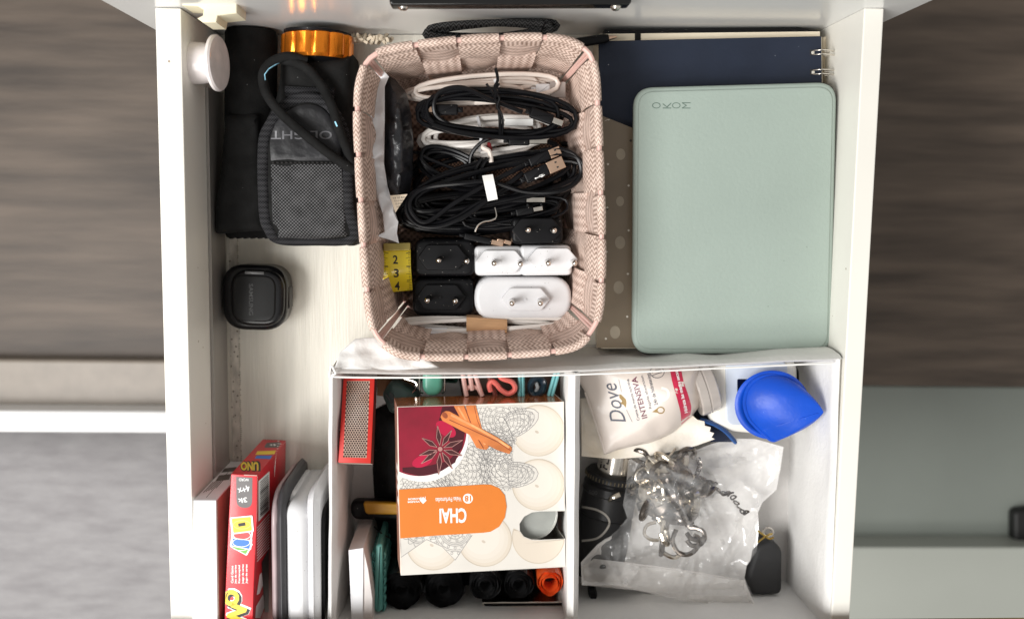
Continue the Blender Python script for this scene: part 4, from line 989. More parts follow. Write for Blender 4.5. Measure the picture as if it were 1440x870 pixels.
def mandala(g):
    for cx, cy, R in ((705, 590, 44), (712, 655, 40), (650, 662, 40), (598, 700, 44), (700, 628, 26), (640, 745, 30), (590, 742, 26)):
        r = 4
        while r < R:
            lpoly(g, ell(cx, cy, r, r, 0, 44), .55, True); k = max(6, int(r*.75)); kind = random.randint(0, 3)
            if kind == 0:
                for i in range(k): lpoly(g, ell(cx+(r+2.6)*math.cos(2*pi*i/k), cy+(r+2.6)*math.sin(2*pi*i/k), 1.7, 1.7, 0, 8), .5, True)
                r += 5.5
            elif kind == 1:
                for i in range(k):
                    a0 = 2*pi*i/k; lpoly(g, [Vector((cx+(r+5*math.sin(pi*f))*math.cos(a0+f*2*pi/k), cy+(r+5*math.sin(pi*f))*math.sin(a0+f*2*pi/k))) for f in np.linspace(0, 1, 7)], .5)
                r += 6
            elif kind == 2:
                for i in range(k*2): a0 = pi*i/k; lpoly(g, [Vector((cx+q_*math.cos(a0), cy+q_*math.sin(a0))) for q_ in (r, r+4)], .45)
                r += 4
            else: r += 2.2
    for p in reg[2:]:
        for f_ in (.86, .7, .5):
            tip_ = Vector(p[14]); q_ = [Vector(a_)*f_+(Vector(p[0])+Vector(p[-1]))*.5*(1-f_) for a_ in p]; lpoly(g, q_, .55, True)
        for k in range(4, 24): lpoly(g, [Vector(p[k]), Vector(p[k])*.86+(Vector(p[0])+Vector(p[-1]))*.07], .5)
    for p in reg[1:]: 
        c_ = clip_poly(p)
        if c_: g.line(c_, .7, Hc, .026, True)
put('lace_lines', lace, mandala, t)
bowl = clip_poly(ell(594, 612, 65, 65, 0, 60)); put('bowl_rim', mat('bowl_white', (.80, .78, .76), .35), lambda g: g.ink(bowl, Hc, .034), t)
tea = clip_poly(ell(590, 606, 66, 63, 0, 60)); put('tea', mat('burgundy_tea', (.15, .003, .014), .4, var=.35, vs=28, col2=(.30, .004, .028)), lambda g: g.ink(tea, Hc, .04), t)
put('tea_shade', mat('dark_tea', (.055, .004, .010), .3, var=.3, coat=.3), lambda g: [g.ink(clip_poly([(622, 571.5), (650, 571), (655, 600), (650, 630), (640, 640), (628, 610), (615, 600)]), Hc, .045), g.ink(clip_poly([(600, 655), (630, 648), (647, 630), (640, 650), (615, 665), (590, 669), (566, 663), (566, 657)]), Hc, .045)], t)
put('tea_glint', mat('ruby_tea', (.45, .01, .05), .3), lambda g: [g.ink(ell(594, 648, 15, 8, -20), Hc, .05), g.ink(ell(627, 603, 16, 9, 35), Hc, .05)], t)
def an(g, w, l, sh=0):
    cx, cy = 619, 631
    for a, L in ((98, 33), (60, 31), (20, 34), (-18, 32), (-58, 33), (-95, 36), (-143, 34), (-165, 31), (148, 30)):
        a += random.uniform(-2, 2) if sh else 0; d = Vector((math.cos(math.radians(a)), -math.sin(math.radians(a)))); n_ = Vector((-d.y, d.x)); c0 = Vector((cx, cy))
        if sh: 
            for sg in (-1, 1): g.line([c0+d*5, c0+d*L*.5+n_*3.4*sg, c0+d*L], w, Hc, l)
        else: g.ink([c0+d*3, c0+d*L*.5+n_*4, c0+d*L, c0+d*L*.5-n_*4], Hc, l)
put('star_anise', mat('anise_dark', (.05, .006, .008), .5), lambda g: an(g, 0, .056), t)
put('star_anise_edge', mat('anise_light', (.42, .20, .18), .5), lambda g: [an(g, .75, .062, 1), g.ink(ell(619, 631, 3.4, 3.4, 0, 10), Hc, .064)], t)
cin = mat('cinnamon', (.62, .19, .05), .5, var=.3, vs=70, stretch=(.5, 1, 1)); cin2 = mat('cinnamon_dark', (.28, .06, .02), .5, var=.3)
put('cinnamon_stick', cin, lambda g: g.ink([(638, 570.3), (653, 569.8), (675, 622), (688, 628), (684, 632), (676, 631), (670, 629)], Hc, .052), t)
put('cinnamon_stick', cin, lambda g: g.ink([(655, 569.8), (669, 569.4), (678, 604), (688, 625), (683, 632), (674, 630), (662, 600)], Hc, .056), t)
put('cinnamon_groove', cin2, lambda g: [g.line([(653, 571), (668, 610), (680, 630)], 1.4, Hc, .06), g.line([(667, 571), (671, 590), (680, 612)], .8, Hc, .06)], t)
put('cinnamon_stick', cin, lambda g: g.ink([(627, 577.5), (632, 578), (700, 615), (719, 628), (720, 632), (716, 638), (698, 632), (660, 611), (622, 591), (619.5, 586), (622, 580)], Hc, .066), t)
put('cinnamon_light', mat('cinnamon_light', (.80, .33, .13), .5, var=.3, vs=120), lambda g: [g.line([(634, 583), (668, 600), (698, 617), (716, 629)], 3.2, Hc, .069), g.line([(644, 572), (661, 600)], 2.5, Hc, .0585), g.line([(674, 608), (682, 625)], 2.5, Hc, .0585)], t)
put('cinnamon_groove', cin2, lambda g: [g.line([(632, 590), (670, 607), (700, 621), (718, 633)], 1.2, Hc, .072), g.ink(ell(625.5, 583.5, 3.4, 5, -40, 14), Hc, .072)], t)
orl = mat('orange_label', (.66, .185, .02), .5, var=.03)
lab_ = [(561.5, 688)]+[(560.8, 688), (680, 680.7), (690, 681), (702, 686), (710, 696), (712.5, 712), (710, 727), (702, 740), (690, 747), (680, 748.5), (620, 752), (562.7, 756.5)]
put('orange_label', orl, lambda g: g.ink(lab_[1:], Hc, .045), t)
def lt(g):
    g.text('CHAI', (637, 724.5), (38, 21), 181, Hc, .055, .03)
    g.text('Velas Perfumadas', (630.5, 702), (36, 6.5), 183, Hc, .055, .01); g.text('BLOSSOM', (583, 701), (18, 3), 182, Hc, .055, .03); g.text('WARM', (582, 705), (17, 2.6), 182, Hc, .055, .03)
    g.ink(ell(658, 700.5, 7, 7, 0, 24), Hc, .052); g.ink(rect(595, 703, 7, 7, 45), Hc, .055); g.line([(592, 698), (592, 704)], .8, Hc, .056); g.line([(598, 697.5), (598, 704)], .8, Hc, .056)
put('label_print', ink_white, lt, t); put('number_print', orl, lambda g: g.text('18', (658, 700.5), (9, 8.5), 182, Hc, .062, .03), t)
# text on the left side of the box: a few pale strokes
def sd(g):
    a, b = C4[0], C4[3]; o_ = (a-C4[1]).normalized()*.015
    for k, (f0, f1) in enumerate([(.36, .40), (.42, .46), (.48, .52), (.56, .60)]):
        p, q = a.lerp(b, f0)+o_, a.lerp(b, f1)+o_; g.add([p-nrm*.5, q-nrm*.6, q-nrm*1.7, p-nrm*1.6], [(0, 1, 2, 3)])
put('side_letter', ink_white, sd, t)
# bin bag rolls
def roll(cx, cy, rp_, z1, col, label, group, layers=7, hr=8, sq=1.0):
    q = P(cx, cy, z1); t = thing('bag_roll', label, 'bag roll', (q.x, q.y, z1-5), group); R = sp(rp_, z1)
    rnd = random.Random(int(cx)); ph = rnd.uniform(0, 6); h0 = sp(hr, z1)
    n = 56; g = G(); cols = []
    K = layers*2+1
    rings = [[] for _ in range(K+3)]
    for k in range(n):
        a = 2*pi*k/n; d = Vector((math.cos(a), math.sin(a), 0)); cols.append(d)
    for j in range(K):
        f = j/(K-1); rr_ = h0+(R-h0)*f
        for d, a in zip(cols, [2*pi*k/n for k in range(n)]):
            w = 1+(.05*math.sin(3*a+ph+j*.9)+.03*math.sin(7*a+j*2.1+ph)+rnd.uniform(-.012, .012))*f
            z = z1+(.08 if j % 2 else -.3)+.07*math.sin(4*a+j*1.7)-.35*f*f
            rings[j].append(Vector((q.x, q.y, 0))+d*rr_*w+Vector((0, 0, z)))
    rings = [[Vector((p.x, p.y, z1-1.6)) for p in rings[0]]]+rings[:K]
    out = rings[-1]
    for zz, kk in ((z1-1.2, 1.0), (z1-5, .98)): rings.append([Vector((q.x+(p.x-q.x)*kk, q.y+(p.y-q.y)*kk, zz)) for p in out])
    g.rings(rings, False); build('film_wraps', g, col, t, 30)
    g = G(); g.lathe([(h0*1.02, -1.5), (h0*1.02, -1.6)], (q.x, q.y, z1-.1), (0, 0, 1), 24); build('core', g, ink_black, t)
bagm = mat('black_bin_film', (.02, .02, .021), .13, var=.4, bump=1, bs=120, spec=.9, spots=((.3, .3, .3), 260, .05))
roll(565, 831, 30, 5.6, bagm, 'large black bag roll nearest the teal comb clip', None, 8)
roll(624, 829, 30, 5.8, bagm, 'large black bag roll, second from the left in the row', None, 8)
roll(683, 824, 24, 6.2, bagm, 'small black bag roll in the middle of the row', None, 4)
roll(730, 823, 23, 6.0, bagm, 'small black bag roll next to the orange roll', None, 4)
roll(774, 821, 20, 6.4, mat('orange_bin_film', (.75, .10, .02), .3, var=.15, bump=.8, bs=100, coat=.3), 'bright orange bag roll in the corner beside the divider', None, 3, 9)
# flat tin standing on edge
t = thing('flat_tin', 'flat silver tin standing on edge in front of the bag rolls', 'tin', P(735, 852, .4))
g = G(); g.ppx(rpoly([(677, 846), (794, 845), (794, 856), (680, 858)], 4), .4, 4.9, .05); build('tin_body', g, steel, t)
g = G(); g.ppx(rpoly([(680, 848.5), (794, 847.5), (794, 851), (682, 852)], 1.5), 4.86, 4.96, .03); build('tin_seam', g, black_plas, t)
# white slim carton, teal comb clip, cutter
t = thing('slim_carton', 'slim white carton standing in the left organiser compartment', 'carton', P(508, 820, .4))
sw = mat('slim_white_card', (.74, .69, .67), .5, var=.03)
g = G(); g.ppx([(490, 773), (511, 769.5), (518, 800), (524, 842), (523, 930), (497, 930)], .4, 7.6, .05); build('carton_body', g, sw, t, 30)
g = G(); g.ppx([(490, 773), (511, 770), (510, 930), (497, 930)], 7.6, 7.72, .03); build('lid_flap', g, card_w, t, 30)
t = thing('comb_clip', 'teal plastic comb clip standing beside the slim white carton', 'clip', P(533, 810, .4))
teal = mat('teal_plastic', (.10, .33, .30), .35, var=.06)
g = G(); g.ppx(rpoly([(528, 766), (538, 764), (538, 858), (530, 862), (526, 856)], 4), .6, 6.3, .2); build('spine', g, teal, t)
for k in range(7):
    for sx in (-1, 1):
        g = G(); g.ppx(ell(532.5+sx*7, 782+k*12, 3.4, 6.2, sx*12, 12), 1.5, 5.8, .15); build('tooth', g, teal, t)
t = thing('utility_knife', 'black utility knife with yellow grip lying behind the slim carton', 'utility knife', P(525, 717, .4))
g = G(); g.ppx(rpoly([(491, 705), (580, 707), (580, 733), (494, 731)], 12), 2.0, 3.2, .3, .2); build('knife_body', g, black_plas, t)
g = G(); g.ppx(rpoly([(510, 706), (580, 708), (580, 724), (514, 723)], 5), 3.1, 3.5, .15); build('grip', g, mat('amber_grip', (.50, .24, .01), .5, bump=.5), t)
g = G(); g.tube(catmull([P(526, 740, 3.5), P(540, 752, 4.2), P(556, 758, 4)], 6), .05, 5); tag(build('wire', g, black_plas, at=P(540, 750, 3.5)), 'thin black wire curving beside the teal comb clip', 'wire')
# clips and pegs at the back
g = G(); g.ppx([(530, 527), (585, 527), (582, 545), (568, 562), (530, 556)], 1.6, 2.2, .05)
tag(build('card_piece', g, mat('brown_card', (.20, .085, .03), .6, var=.2), at=P(550, 540, 1.6)), 'brown card behind the dark green stapler', 'card')
t = thing('stapler', 'dark green small stapler with two slots behind the candle box corner', 'stapler', P(560, 560, .6))
dg = mat('dark_green_plastic', (.035, .062, .055), .4, var=.1)
g = G(); g.ppx(rpoly([(536, 556), (548, 538), (562, 540), (590, 556), (590, 580), (548, 583)], 7), 2, 4.2, .5, .2); build('stapler_body', g, dg, t)
for k in range(2):
    g = G(); g.ppx(rpoly([(541+k*5, 555-k*3), (544+k*5, 553-k*3), (553+k*5, 566-k*2), (550+k*5, 568-k*2)], 1.5), 4.15, 4.26); build('slot', g, ink_black, t, 0)
t = thing('binder_clip', 'mint green clip with wire handles at the back of the left compartment', 'clip', P(608, 542, 2))
mintp = mat('mint_plastic', (.10, .36, .26), .35)
g = G(); g.ppx(rpoly([(594, 520), (622, 520), (622, 548), (615, 557), (601, 557), (594, 548)], 7), 4.0, 5.4, .35); build('clip_body', g, mintp, t)
for x in (590, 625):
    g = G(); g.tube(catmull([P(x, 524, 4.2), P(x, 548, 4.2), P(x+(5 if x < 600 else -4), 553, 4.2)], 5), .06, 6); build('wire_handle', g, steel, t)
g = G(); g.tube(catmull([P(568, 532, 4), P(584, 537, 4.2), P(585, 545, 4.2), P(580, 552, 4)], 5), .06, 6); build('wire_loop', g, steel, t)
g = G(); g.ppx(rpoly([(576, 522), (645, 522), (643, 540), (580, 535)], 4), 1.6, 2.8, .3); tag(build('plastic_box', g, mat('forest_plastic', (.02, .09, .06), .4), at=P(610, 530, 1.6)), 'dark forest green plastic box behind the mint clip', 'box')
t = thing('clothes_peg', 'pale pink frame-shaped clothes peg behind the candle box', 'clothes peg', P(664, 540, 2))
pk = mat('pale_pink_plastic', (.74, .47, .42), .35, var=.04); cor = mat('coral_plastic', (.78, .18, .15), .35, var=.05)
for pts in ([(650, 520), (653, 540), (656, 556)], [(666, 520), (672, 538), (678, 556)], [(659, 520), (662, 534), (664, 548)]):
    g = G(); g.tube([P(x, y, 5.2) for x, y in pts], .17, 8, prof=(1, 1.6)); build('leg', g, pk, t)
g = G(); g.tube(catmull([P(x, y, 5.1) for x, y in [(654, 552), (658, 545), (664, 543), (672, 546), (676, 553)]], 5), .15, 8); build('crossbar', g, pk, t)
t = thing('clothes_peg', 'coral clothes peg with an S-shaped spring end next to the pale pink one', 'clothes peg', P(710, 540, 2))
g = G(); g.tube(catmull([P(x, y, 5.4) for x, y in [(702, 515), (704, 530), (720, 537), (724, 547), (715, 553), (705, 548), (698, 540), (692, 536), (688, 541), (690, 550)]], 7), .19, 8, prof=(1, 1.8)); build('spring_arm', g, cor, t)
g = G(); g.tube([P(685, 520, 4.4), P(697, 556, 4.4)], .2, 8, prof=(1, 1.6)); build('leg', g, mat('dusky_coral', (.33, .10, .08), .5), t)
for x0, x1, lb in ((733, 733, 'light teal clothes peg standing upright near the dark coil'), (784, 774, 'light teal clothes peg leaning in the back right corner')):
    t = thing('clothes_peg', lb, 'clothes peg', P(x0, 540, 2)); tq = mat('light_teal', (.20, .50, .52), .35)
    for dx in (-2.4, 2.4):
        g = G(); g.tube([P(x0+dx, 520, 5), P(x1+dx, 556, 5)], .13, 8, prof=(1, 2)); build('leg', g, tq, t)
t = thing('hair_tie', 'dark navy coiled hair tie behind the candle box', 'hair tie', P(755, 545, 2))
g = G(); g.tube(catmull([P(755+9*math.cos(a), 543+11*math.sin(a), 4.6+.1*math.sin(2*a)) for a in np.linspace(0, 2*pi, 17)[:-1]], 3, True), .24, 8, True, prof=(1, 2)); build('band', g, mat('navy_rubber', (.015, .03, .045), .3), t)
g = G(); g.tube(catmull([P(752, 552, 4.5), P(756, 545, 4.8), P(754, 538, 4.7)], 4), .14, 8); build('knot', g, mat('grey_rubber', (.3, .32, .33), .4), t)
g = G(); g.ppx([(643, 522), (796, 522), (792, 560), (650, 560)], .4, 1.8, .2); tag(build('cardboard_piece', g, mat('dark_card', (.10, .06, .045), .7, var=.2), at=P(700, 540, .4)), 'dark brown cardboard under the row of pegs', 'card')
# ================================================================ RIGHT COMPARTMENT
# cream cloth with pinked edge
t = None
pink_edge = []
A_, B_ = Vector((983, 589)), Vector((1003, 618))
for k in range(8):
    f = k/7; p = A_.lerp(B_, f)+Vector((6*math.sin(f*pi), 0)); pink_edge.append((p.x+(2.2 if k % 2 else -2.2), p.y-(1 if k % 2 else -1)))
cl_ = [(816, 560), (900, 556), (960, 572)]+pink_edge+[(980, 626), (950, 634), (900, 643), (860, 645), (818, 641)]
g = G(); g.sheet(cl_, lambda x, y, d: 4.1+.25*noise.noise(Vector((x*.03, y*.05, 4)))+.012*(x-820)*.4, 5, .12)
tag(build('cleaning_cloth', g, mat('cream_cloth', (.80, .70, .56), .9, var=.05, vs=40, bump=1, bs=500, col2=(.80, .76, .70), sheen=.2), smooth=60, at=P(900, 610, 4)), 'cream cleaning cloth with zigzag-cut edge under the hand cream tube', 'cloth')
# hand cream tube
t = thing('cream_tube', 'beige hand cream tube with dark script, pink band and grey cap', 'cream tube', P(900, 575, 4))
tubem = mat('beige_tube', (.60, .53, .48), .38, var=.03, vs=15, coat=.15)
tout = [(800, 513), (821, 548), (829, 566), (836, 590), (843, 615), (850, 639), (870, 632), (890, 627), (912, 623), (928, 617), (946, 608), (958, 598), (972, 586), (983, 572), (988, 555), (986, 530), (984, 513)]
def ztube(x, y, d):
    k = max(0, min(1, (x-840)/110)); e = min(1, d/(10+38*k)); return 5.0+(.25+1.9*k)*math.sqrt(max(0, 1-(1-e)**2))+.1*math.sin((y+x*.3)*.07)*(1-k)-.25*math.exp(-((x-925)**2+(y-605)**2)/130)
g = G(); g.sheet(tout, ztube, 4, .15); build('tube_body', g, tubem, t, 60); H = g.surf()
g = G(); g.tube([H(823, 551, .0), H(837, 592, 0), H(851, 637, 0)], .08, 6, prof=(1, .6)); build('crimp', g, tubem, t)
ax = (P(1000, 536, 5.2)-P(970, 545, 5.2)).normalized(); o_ = P(976, 550, 4.7)
g = G(); g.lathe([(1.75, 0), (1.84, .1), (1.85, .6), (1.76, .66), (1.76, .72), (1.83, .78), (1.75, 1.35), (1.4, 1.52), (0, 1.54)], o_, ax, 40); build('cap', g, mat('grey_clear_cap', (.42, .38, .35), .15, var=.1, coat=.6), t)
drk = mat('navy_print', (.015, .02, .045), .4)
put('brand_print', drk, lambda g: g.text('Dove', (863, 567), (58, 21), 105, H, .02, .0, .35), t)
put('plum_print', mat('plum_print', (.11, .01, .04), .4), lambda g: g.text('INTENSIVA', (899, 559), (60, 8), 105, H, .02, .02), t)
put('small_print', drk, lambda g: [g.text('Crema de manos nutritiva', (890, 562), (60, 4), 105, H, .02, .01), g.text('Rapida absorcion', (909, 551), (48, 5), 105, H, .02), g.text('24h de hidratacion', (917, 547), (46, 5), 105, H, .02, .01), g.line([(870, 533), (874, 551)], .5, H), g.line([(881, 576), (889, 593)], .5, H)], t)
goldp = mat('gold_print', (.26, .16, .035), .5, .1)
put('bird_emblem', goldp, lambda g: [g.ink([(871, 554), (874, 555), (880, 561), (881, 566), (880, 573), (877, 569), (872, 567), (875, 564), (871, 559)], H, .02), g.line(ell(929, 576.5, 5, 4.3, 0, 20), 1.5, H, .02, True), g.ink([(924, 574), (925, 580), (917, 579)], H, .02)], t)
put('leaf_seal', drk, lambda g: [g.line(ell(924, 523, 10, 8, 0, 24), .8, H, .02, True), g.line([(917, 524), (922, 520), (929, 519)], .8, H), g.line([(917, 528), (924, 525), (931, 523)], .8, H)], t)
def band(g):
    L0 = catmull([(941, 512), (945, 535), (952, 560), (957, 580), (958, 597)], 5); L1 = catmull([(957, 512), (961, 535), (968, 556), (972, 572), (970, 587)], 5)
    vs = [];
    for a, b in zip(L0, L1): vs += [H(*(a.lerp(b, f)), .02) for f in (0, .33, .66, 1)]
    n_ = len(L0); g.add(vs, [(4*i+j, 4*i+j+1, 4*i+j+5, 4*i+j+4) for i in range(n_-1) for j in range(3)])
put('pink_band', mat('raspberry_print', (.52, .012, .06), .35, coat=.2), band, t); put('band_print', ink_white, lambda g: g.text('Hidrata las manos secas', (958, 551), (60, 5), 104, H, .035, .025), t)
put('cream_swirl', mat('ivory_swirl', (.74, .70, .62), .4), lambda g: g.line(catmull([(930, 545), (938, 548), (940, 556), (934, 562), (925, 562), (921, 557)], 5), 3.4, H, .015), t)
# white device under the blue cap
t = thing('white_device', 'white rounded handheld device with grey panel and dark screen under the blue cap', 'device', P(1060, 560, .4))
g = G(); g.ppx(rpoly([(996, 508), (1124, 504), (1124, 600), (1080, 613), (1000, 606)], [20, 20, 24, 30, 24], 8), 2.6, 4.9, .7, .6); build('shell', g, mat('ivory_plastic', (.80, .77, .70), .35, var=.03), t, 60)
g = G(); g.ppx(rpoly([(1020, 508), (1108, 508), (1106, 600), (1022, 597)], 12, 8), 4.88, 5.0, .08); pn = build('grey_panel', g, mat('cool_grey_plastic', (.55, .60, .68), .3, var=.02), t, 50)
g = G(); g.ppx(rpoly([(1037, 533), (1070, 533), (1070, 560), (1037, 560)], 2), 4.99, 5.06); build('screen', g, mat('dark_screen', (.004, .006, .02), .1), t, 0)
g = G(); g.tube(catmull([P(1116, 513, 3.8), P(1121, 522, 3.8), P(1122, 545, 3.6), P(1121, 570, 3.4)], 5), .1, 6); build('gasket', g, black_plas, t)
# blue silicone cap, cone lying over a wide flange
t = thing('silicone_cap', 'bright blue pointed silicone cap with wide round flange at the right wall', 'cap', P(1090, 570, 5.1))
blue = mat('cobalt_silicone', (.003, .07, .52), .4, var=.18, vs=30, bump=.5, bs=300, spec=.4, spots=((.15, .3, .8), 180, .045))
def flange(u, v):
    a = u*2*pi; f = v; rx, ry = 1.0, 1.0
    px = 1086+(54-16*f)*math.cos(a)*.98; py = 569+(48.5-9*f)*math.sin(a); return P(px, py, 6.15+.18*math.sin(pi*f)+.25*math.cos(a)-.1*f)
g = G(); g.grid(flange, 64, 6, -.18); g.uv = {}; build('flange', g, blue, t, 60)
base = [(1046, 569), (1048, 552), (1056, 538), (1070, 529), (1088, 526), (1106, 531), (1122, 544), (1134, 560), (1139, 578), (1133, 593), (1118, 606), (1098, 616), (1086, 620), (1076, 613), (1064, 602), (1052, 588)]
apex = Vector((1158, 579))
bpx = [Vector((p.x, p.y)) for p in catmull(base, 4, True)]
rings = []
for j in range(16):
    f = j/15; k = (1-f)**.55 if f < 1 else 0
    if f > 0: k = max(0, (1-f**1.5))
    z = 6.2+1.9*math.sin(min(1, f*1.05)*pi*.5)
    c_ = Vector((1092, 572)).lerp(apex, f**1.1)
    rings.append([P(c_.x+(p.x-1092)*k, c_.y+(p.y-572)*k, z) for p in bpx])
g = G(); g.rings(rings); build('cone', g, blue, t, 70); H = g.surf()
g = G(); g.tube([H(1073, 604, 0), H(1100, 596, 0), H(1130, 587, 0), H(1150, 581, 0)], .06, 6); build('seam', g, blue, t)
g = G(); g.tube([P(p.x*.985+16.6, p.y*.98+11.5, 6.3) for p in bpx], .12, 6, True); build('inner_lip', g, blue, t)
# navy strap under the cap
t = thing('fabric_strap', 'navy blue folded fabric strap between the cloth and the blue cap', 'strap', P(1010, 606, 3))
g = G(); g.tube(catmull([P(x, y, z) for x, y, z in [(985, 590, 4.2), (1005, 596, 4.6), (1020, 606, 4.7), (1033, 620, 4.5)]], 6), .45, 8, prof=(.35, 1)); build('strap_loop', g, mat('royal_blue_fabric', (.02, .09, .30), .6, bump=.5), t)
g = G(); g.ppx([(980, 575), (1010, 596), (1036, 622), (1000, 622), (985, 600)], 2, 3.6, .2); build('strap_base', g, mat('navy_fabric', (.006, .012, .035), .8), t)
# torch with steel collar
t = thing('flashlight', 'black and silver torch standing in the shadow beside the divider', 'flashlight', P(850, 715, .4))
a, b = P(870, 622, 2.6), P(838, 800, 2.0); L = (b-a).length; axx = (b-a).normalized()
g = G(); g.lathe([(1.3, 0), (1.3, 2.3)], a, axx, 40); c1 = build('steel_collar', g, steel, t); H = g.surf()
put('engraved_letters', ink_black, lambda g: g.text('FL', (850, 652), (15, 11), 76, H, .03, .02), c1)
bm_ = mat('torch_black', (.010, .010, .011), .4, var=.3, spec=.35)
g = G(); g.lathe([(1.35, 2.15), (1.9, 2.25), (2.0, 2.4), (2.0, 2.7), (1.9, 2.8), (1.85, 3.0), (2.03, 3.15), (2.08, 3.7), (2.0, 3.8), (2.02, 5.4), (1.92, 5.5), (2.02, 5.65), (2.1, L)], a, axx, 48); bd = build('barrel', g, bm_, t, 35); H = g.surf()
g = G()
for k in range(44):
    an_ = 2*pi*k/44; u = axx.orthogonal().normalized(); w = axx.cross(u); d = u*math.cos(an_)+w*math.sin(an_); g.tube([a+axx*2.42+d*2.02, a+axx*2.68+d*2.02], .05, 4)
o2 = build('knurling', g, mat('worn_knurling', (.20, .17, .12), .35, .7), bd); o2['kind'] = 'stuff'
put('grey_outline', mat('grey_outline_print', (.30, .28, .25), .5), lambda g: g.line(catmull([(818, 712), (838, 716), (852, 724), (857, 735), (850, 748), (838, 757), (818, 760)], 5), 3, H, .06), bd)
put('faint_print', mat('faint_print', (.06, .06, .06), .5), lambda g: g.text('500', (834, 692), (12, 6), -8, H, .04), bd)
# black sleeve of the key ring at the right wall
t = thing('key_sleeve', 'black rubber sleeve with gold split link in the front right corner', 'key ring', P(1078, 800, .5))
g = G(); g.ppx([(p.x, p.y) for p in rpoly([(1064, 768), (1086, 760), (1101, 772), (1100, 836), (1056, 838), (1050, 815)], 9)], 1.2, 3.6, .35, .3); build('sleeve', g, mat('charcoal_silicone', (.018, .018, .019), .65, var=.15, bump=.5), t, 60)
for pts in ([(1066, 746), (1074, 752), (1082, 757), (1088, 755)], [(1066, 762), (1073, 756), (1080, 752), (1086, 750)]):
    g = G(); g.tube(catmull([P(x, y, 4.6) for x, y in pts], 5), .07, 6); build('gold_link', g, mat('brass', (.60, .42, .12), .25, 1) if 'brass' not in bpy.data.materials else bpy.data.materials['brass'], t)
g = G(); g.tube([P(1080+7*math.cos(q), 748+6*math.sin(q), 4.5) for q in [2*pi*k/20 for k in range(20)]], .09, 6, True); build('split_ring', g, steel, t)
g = G(); g.lathe([(.3, 0), (.6, .1), (.62, .5), (.3, .62)], P(827, 832, 3), (1, .2, 0), 20); tag(build('rubber_plug', g, black_plas, at=P(827, 832, 3)), 'small black rubber plug peeking out at the divider foot', 'plug')

# ---------------------------------------------------------------- hooks in the clear bag
nick = mat('nickel', (.66, .60, .51), .2, 1, var=.35, vs=140); nickd = mat('dark_nickel', (.16, .14, .125), .22, .9, var=.4, vs=140)
def hook(c, z, ang, tilt, sc, m, label, group, spin=0.):
    """cup magnet with a stem and an open wire hook, built along +z then turned"""
    o = P(c[0], c[1], z); t = thing('magnet_hook', label, 'hook', o, group)
    R = (Matrix.Rotation(math.radians(ang), 3, 'Z') @ Matrix.Rotation(math.radians(tilt), 3, 'Y') @ Matrix.Rotation(spin, 3, 'Z'))
    f = lambda p: o+R @ (Vector(p)*sc)
    g = G(); g.lathe([(0, -.02), (1.1, 0), (1.25, .08), (1.25, .62), (1.1, .72), (.5, .74), (.36, .8), (.36, 1.5), (0, 1.5)], (0, 0, 0), (0, 0, 1), 28); g.v = [f(p) for p in g.v]; build('magnet_cup', g, m, t)
    g = G(); g.tube([f(p) for p in catmull([(0, 0, 1.3), (0, 0, 1.7), (.45, 0, 2.0), (.85, 0, 2.5), (.7, 0, 3.1), (0, 0, 3.4), (-.7, 0, 3.1), (-.85, 0, 2.5)], 6)], .22*sc, 8); build('wire_hook', g, m, t)
GR = 'small metal hooks heaped inside the clear bag'; LB = 'small metal cup hook in the heap inside the clear plastic bag'
for hk in [((908, 700), 4.4, -72, 72, 1.0, nick, 'largest silver cup hook, its wire loop pointing to the front', .3),
    ((990, 704), 4.8, 178, 80, .85, nick, 'silver cup hook lying on its side at the right of the heap', .6),
    ((918, 650), 4.0, 85, 30, .8, nick, 'silver cup hook at the top of the heap, under the cloth edge', 1.),
    ((948, 694), 4.8, 20, 62, .9, nickd, 'dark cup hook in the middle of the heap in the bag', .2),
    ((966, 674), 5.0, 150, 68, .85, nickd, 'dark cup hook pointing to the upper right of the heap', 1.3),
    ((894, 680), 3.6, 200, 80, .85, nick, 'silver cup hook at the left of the heap beside the torch', .5),
    ((936, 728), 4.0, -100, 76, .85, nickd, 'dark cup hook below the middle of the heap', .2),
    ((962, 722), 3.9, -60, 62, .8, nickd, 'dark cup hook right of the large silver one, low in the heap', 1.9),
    ((972, 640), 4.2, 172, 85, .62, nick, 'small silver hook at the very top of the bag', .2),
    ((925, 706), 3.6, -30, 45, .8, nickd, 'dark cup hook half under the largest silver one', .2),
    ((940, 668), 3.8, 60, 75, .85, nickd, 'dark cup hook in the upper middle of the heap', 2.2),
    ((905, 665), 3.4, 120, 70, .8, nickd, 'dark cup hook in the upper left of the heap', .8)]:
    hk = list(hk); hk[0] = (hk[0][0]*.74+943*.26, hk[0][1]*.85+694*.15)
    hook(*hk[:6], hk[6], 'metal hooks heaped inside the clear bag', hk[7])
rq = random.Random(12)
for k_ in range(12):
    a_ = rq.uniform(0, 2*pi); q_ = rq.uniform(.1, 1)
    hook((940+46*q_*math.cos(a_), 688+40*q_*math.sin(a_)), rq.uniform(3.4, 5.0), rq.uniform(0, 360), rq.uniform(30, 95), rq.uniform(.62, .85), nickd if k_ % 3 else nick, 'metal cup hook buried in the thick of the heap inside the clear bag', 'hooks buried in the heap', rq.uniform(0, 3))
def wireform(c, pts, r, m, label, z, nm='wire_ring', cat='wire ring'):
    g = G(); g.tube(catmull([P(x, y, z+dz) for x, y, dz in pts], 6), r, 8); tag(build(nm, g, m, at=P(c[0], c[1], z)), label, cat)
wireform((965, 765), [(951, 744, 0), (946, 760, .2), (954, 776, .3), (968, 779, .4), (980, 770, .4), (983, 757, .3), (976, 752, .3)], .17, nickd, 'open black metal hook end at the bottom of the heap of hooks', 5.2, 'wire_hook', 'hook')
